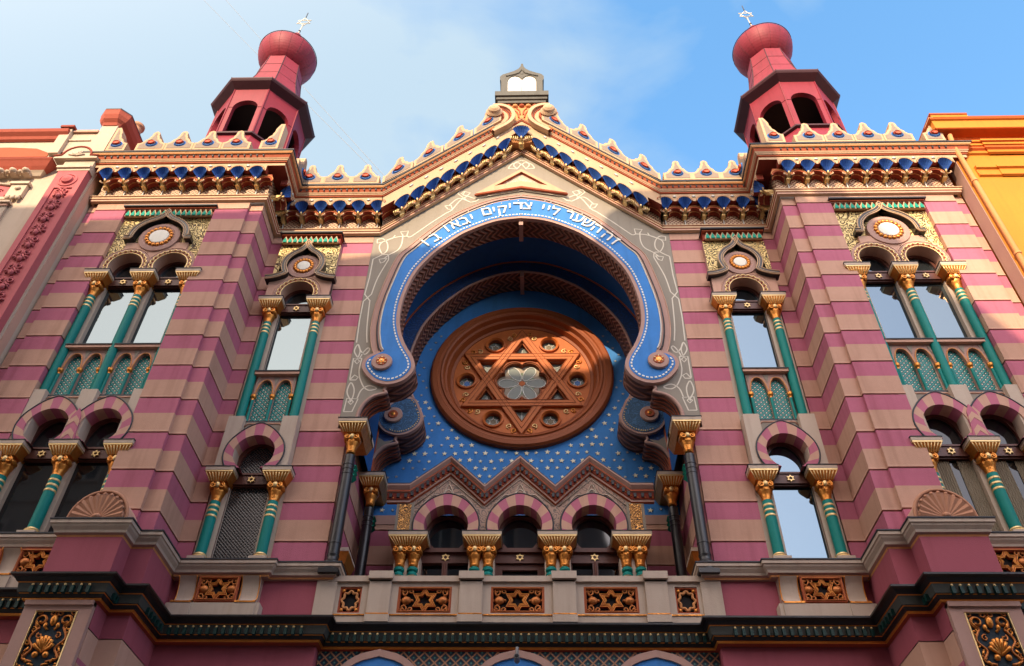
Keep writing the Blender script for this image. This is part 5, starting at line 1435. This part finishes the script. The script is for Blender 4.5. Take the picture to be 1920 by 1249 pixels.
mb.sweep(plan([(9.95, 2), (9.95, YN - .04), (10.74, YN - .04)]), [(0, 17.72, ar), (.05, 17.76, ar), (.05, 17.82, am), (.08, 17.84, am), (.08, 17.92, ar), (.10, 17.93, M['redbrown']), (.10, 17.98, M['redbrown']), (-.3, 18.02, M['redbrown'])])
mb.sweep(plan([(10.74, YN - .02), (24, YN - .02)]), [(0, 17.72, ar), (.04, 17.76, am), (.05, 17.84, ar), (.08, 17.86, M['redbrown']), (.08, 17.90, M['redbrown']), (-.3, 17.94, M['redbrown'])])
mb.box(11.42, 11.62, YN - .10, YN - .04, 17.48, 17.72, am)
mb.build('parapet', RB)
mb = MB()
mb.tube([(9.97, YN - .20, 16.95), (9.98, YN - .12, 16.6), (10.01, YN - .10, 16.2), (10.01, YN - .10, -1.5)], .055, M['amberred'] if False else M['orange'], 10)
for z in (15.3, 12.9, 10.4, 8): mb.lathe(10.01, YN - .10, [(.058, z), (.072, z + .01), (.072, z + .06), (.058, z + .07)], M['orange'], 10)
mb.build('drainpipe', RB)

# ------------------------------------------------------------------ small things
mb = MB()
mb.lathe_y(0, 5.22, [(.001, -.30), (.04, -.30), (.045, -.28), (.045, -.10), (.03, -.08)], M['camera_grey'], 14)
mb.f = mb.f; mb.tube([(0, -.1, 5.26), (0, -.08, 5.44)], .025, M['camera_grey'], 8); mb.lathe_y(0, 5.22, [(.03, -.303), (.026, -.306), (.001, -.307)], M['black'], 12)
tag(mb.build('security_camera', None), 'small grey tube camera fixed under the dark dentil cornice at the centre of the facade', 'camera')
for nm, a, b, lab in (('cable', (-17.6, 8.0, 45.0), (-5.6, 8.0, 28.2), 'thin overhead cable crossing the sky, lower of the two left of the turret'), ('cable', (-16.4, 8.0, 45.0), (-4.9, 8.0, 27.4), 'thin overhead cable, the upper one, running behind the left onion dome')):
    mb = MB()
    n = 24; A = Vector(a); B = Vector(b); A = A + (A - B) * .8; B = B + (B - A) * .3
    mb.tube([tuple(A.lerp(B, i / n) - Vector((0, 0, .25 * sin(pi * i / n)))) for i in range(n + 1)], .013, M['cable'], 4)
    tag(mb.build(nm, None), lab, 'cable', 'overhead cables')

# street between the houses
def ground(name, x0, x1, y0, y1, z, mat):
    mb = MB(); mb.quad((x0, y0, z), (x1, y0, z), (x1, y1, z), (x0, y1, z), mat); o = mb.build(name, None); o['kind'] = 'structure'
ground('ground', -400, 400, -400, 400, -1.62, M['paving'])
for nm, x0, x1, y0, y1, z0, z1, mt in (('road', -80, 80, -13.8, -4.6, -1.62, -1.61, 'asphalt'), ('pavement', -80, 80, -4.6, -1.3, -1.62, -1.48, 'paving'), ('pavement', -80, 80, -17, -13.8, -1.62, -1.48, 'paving')):
    mb = MB(); mb.box(x0, x1, y0, y1, z0 + .004, z1, M[mt]); o = mb.build(nm, None); o['kind'] = 'structure'
# houses across the street: they shade the lower facade and show in the panes
YO = -17.0
def house_across(name, x0, x1, top, prof, mat, label, floors, bx):
    e = empty(name, ((x0 + x1) / 2, YO - 5, -1.6)); tag(e, label, 'house', 'houses across the street')
    mb = MB()
    mb.prism(prof, YO - .0, YO - 9, M[mat]) if False else mb.prism(prof, YO - 9, YO, M[mat], M['rooftile'])
    mb.box(x0, x1, YO, YO + .3, top - .6, top - .25, M[mat]); mb.box(x0, x1, YO, YO + .45, top - .25, top - .05, M[mat])
    h = (top + 1.6 - 1) / floors
    for f in range(1, floors): mb.box(x0, x1, YO, YO + .1, -1.6 + f * h - .1, -1.6 + f * h + .05, M[mat])
    w = mb.build('wall', e)
    n = int((x1 - x0) / 2.4); first = None
    for f in range(floors):
        for i in range(n):
            x = x0 + (x1 - x0) * (i + .5) / n; z = -1.6 + f * h + .9
            if first is None:
                mb = MB(); mb.plate([(x - .65, z - .1), (x + .65, z - .1), (x + .65, z + 2.1), (x - .65, z + 2.1)], [[(x - .5, z), (x + .5, z), (x + .5, z + 1.9), (x - .5, z + 1.9)]], YO + .001, YO + .12, M['stone'])
                mb.box(x - .5, x + .5, YO + .005, YO + .03, z, z + 1.9, M['darkglass']); mb.box(x - .03, x + .03, YO + .03, YO + .07, z, z + 1.9, M['white'])
                first = mb.build('window', e); fp = (x, z, WPOS[first.name])
            else: dup(first, fp[2] + Vector((x - fp[0], 0, z - fp[1])), e)
    return e
R0 = 24.25
SX, SZ = 4.76, 9.69     # shift of a shadow from the roofs to the facade
def roof(pts): return [(x - SX, z + SZ) for x, z in pts]
p1 = roof([(-6.0, 14.45), (-8.0, 14.42), (-8.05, 14.25), (-12, 14.1), (-20.3, 13.9)])
house_across('street_house', -25.0, -10.8, 22.8, [(-10.8, -1.6)] + p1 + [(-25.06, -1.6)], 'plaster_far', 'grey-beige street house across the road seen only as reflection, the long one', 6, 0)
p2 = roof([(8.65, 5.0), (8.5, 7.2), (8.35, 8.5), (8.1, 9.3), (8.0, 11.4), (7.95, 13.3), (7.6, 14.25), (7.58, 14.82), (7.1, 14.9), (6.9, 14.86), (6.88, 14.6), (6.3, 14.65), (6.0, 16.2), (5.2, 16.3), (2.3, 16.3), (2.05, 16.1), (1.9, 15.2), (1.5, 14.72), (0, 14.75), (-1.4, 14.8), (-2.6, 14.85), (-4.15, 14.6), (-5.99, 14.5)])
house_across('street_house', -10.75, 3.0, 22.0, [(3.9, -1.6)] + p2 + [(-10.75, -1.6)], 'plaster_far2', 'tall gabled street house across the road whose roof shades the facade', 6, 0)
p3 = [(30, 14.0), (20, 14.4), (12.2, 14.4), (12.0, 15.4), (11.2, 15.4), (11.0, 14.6), (3.95, 14.2)]
house_across('street_house', 3.95, 30, 12.6, [(30, -1.6)] + p3 + [(3.95, -1.6)], 'plaster_far', 'low street house across the road beside the tall one', 4, 0)

# ------------------------------------------------------------------ sky, sun, camera
SUN = Vector((.28, 1.0, -.57)).normalized()        # direction the light travels
el = asin(-SUN.z)
w = bpy.data.worlds.new('World'); SC.world = w; w.use_nodes = True
nt = w.node_tree; bg = nt.nodes['Background']
sky = nt.nodes.new('ShaderNodeTexSky'); sky.sky_type = 'NISHITA'; sky.sun_disc = False
sky.sun_elevation = el; sky.sun_rotation = atan2(-SUN.x, -SUN.y); sky.air_density = 1.0; sky.dust_density = .8; sky.ozone_density = 2.0
tc = nt.nodes.new('ShaderNodeTexCoord')
gv = tc.outputs['Generated']
sx = nt.nodes.new('ShaderNodeSeparateXYZ'); nt.links.new(gv, sx.inputs[0])
def wn(scale, det, dist=0, off=(0, 0, 0), stretch=(1, 1, 1)):
    mp = nt.nodes.new('ShaderNodeMapping'); mp.inputs['Location'].default_value = off; mp.inputs['Scale'].default_value = stretch; nt.links.new(gv, mp.inputs[0])
    return noise(nt, scale, det, mp.outputs[0], dist)
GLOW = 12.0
n1 = wn(2.2, 7, .6, (3.1, .4, 1.7), (1, 1, 1.6)); n2 = wn(6.0, 6, .4, (1.2, 5, 0), (1, 1, 1.5))
# thin cloud thickens towards the west (left) side of the sky
grad = mth(nt, 'MULTIPLY', sx.outputs[0], -1.15)
cl = mth(nt, 'ADD', mth(nt, 'ADD', mth(nt, 'MULTIPLY', n1, 1.15), mth(nt, 'MULTIPLY', n2, .55)), grad)
k = ramp(nt, cl, .66, 1.24)
# warm glow added around the sun, unseen behind the viewer, to lift shaded walls
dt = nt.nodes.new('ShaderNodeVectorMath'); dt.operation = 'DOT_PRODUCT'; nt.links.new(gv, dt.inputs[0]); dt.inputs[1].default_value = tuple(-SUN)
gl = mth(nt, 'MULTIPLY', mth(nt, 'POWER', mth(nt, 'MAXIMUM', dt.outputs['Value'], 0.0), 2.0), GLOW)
clear = mixc(nt, 1.0, sky.outputs[0], (.0, .42, .85), 'ADD')
c = mixc(nt, mth(nt, 'MULTIPLY', k, .93), clear, (1.78, 2.26, 2.62))
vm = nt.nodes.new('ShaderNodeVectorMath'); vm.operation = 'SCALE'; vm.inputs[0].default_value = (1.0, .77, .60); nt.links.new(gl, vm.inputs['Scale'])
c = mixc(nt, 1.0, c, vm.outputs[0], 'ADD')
SKYMIX = c
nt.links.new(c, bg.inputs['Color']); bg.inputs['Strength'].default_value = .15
sd = bpy.data.lights.new('sun', 'SUN'); sd.energy = 3.1; sd.angle = radians(.55); sd.color = (1.0, .78, .52)
so = bpy.data.objects.new('sun', sd); COL.objects.link(so); so.rotation_euler = SUN.to_track_quat('-Z', 'Y').to_euler(); so.location = (-10, -30, 40)
cam = bpy.data.cameras.new('camera'); co = bpy.data.objects.new('camera', cam); COL.objects.link(co); SC.camera = co
F, TH, RO, YA, CX = 1589.64, .7533105, -.0176599, .0356031, .29475
cam.sensor_width = 36; cam.lens = F / 1920 * 36; cam.clip_end = 2000; cam.clip_start = .05
def lev(d):
    d = Vector((d[0], cos(TH) * d[1] - sin(TH) * d[2], sin(TH) * d[1] + cos(TH) * d[2]))
    return Vector((cos(YA) * d.x - sin(YA) * d.y, sin(YA) * d.x + cos(YA) * d.y, d.z))
Rt, Up, Fw = lev((1, 0, 0)), lev((0, 0, 1)), lev((0, 1, 0))
Xc = Rt * cos(RO) - Up * sin(RO); Yc = Rt * sin(RO) + Up * cos(RO); Zc = -Fw
co.matrix_world = Matrix(((Xc.x, Yc.x, Zc.x, CX), (Xc.y, Yc.y, Zc.y, -13.0), (Xc.z, Yc.z, Zc.z, 0), (0, 0, 0, 1)))
SC.view_settings.view_transform = 'Standard'; SC.view_settings.look = 'None'; SC.view_settings.exposure = 1.22; SC.view_settings.gamma = 1
SC.render.engine = 'CYCLES'; SC.render.resolution_x = 1024; SC.render.resolution_y = 666
SC.cycles.max_bounces = 6
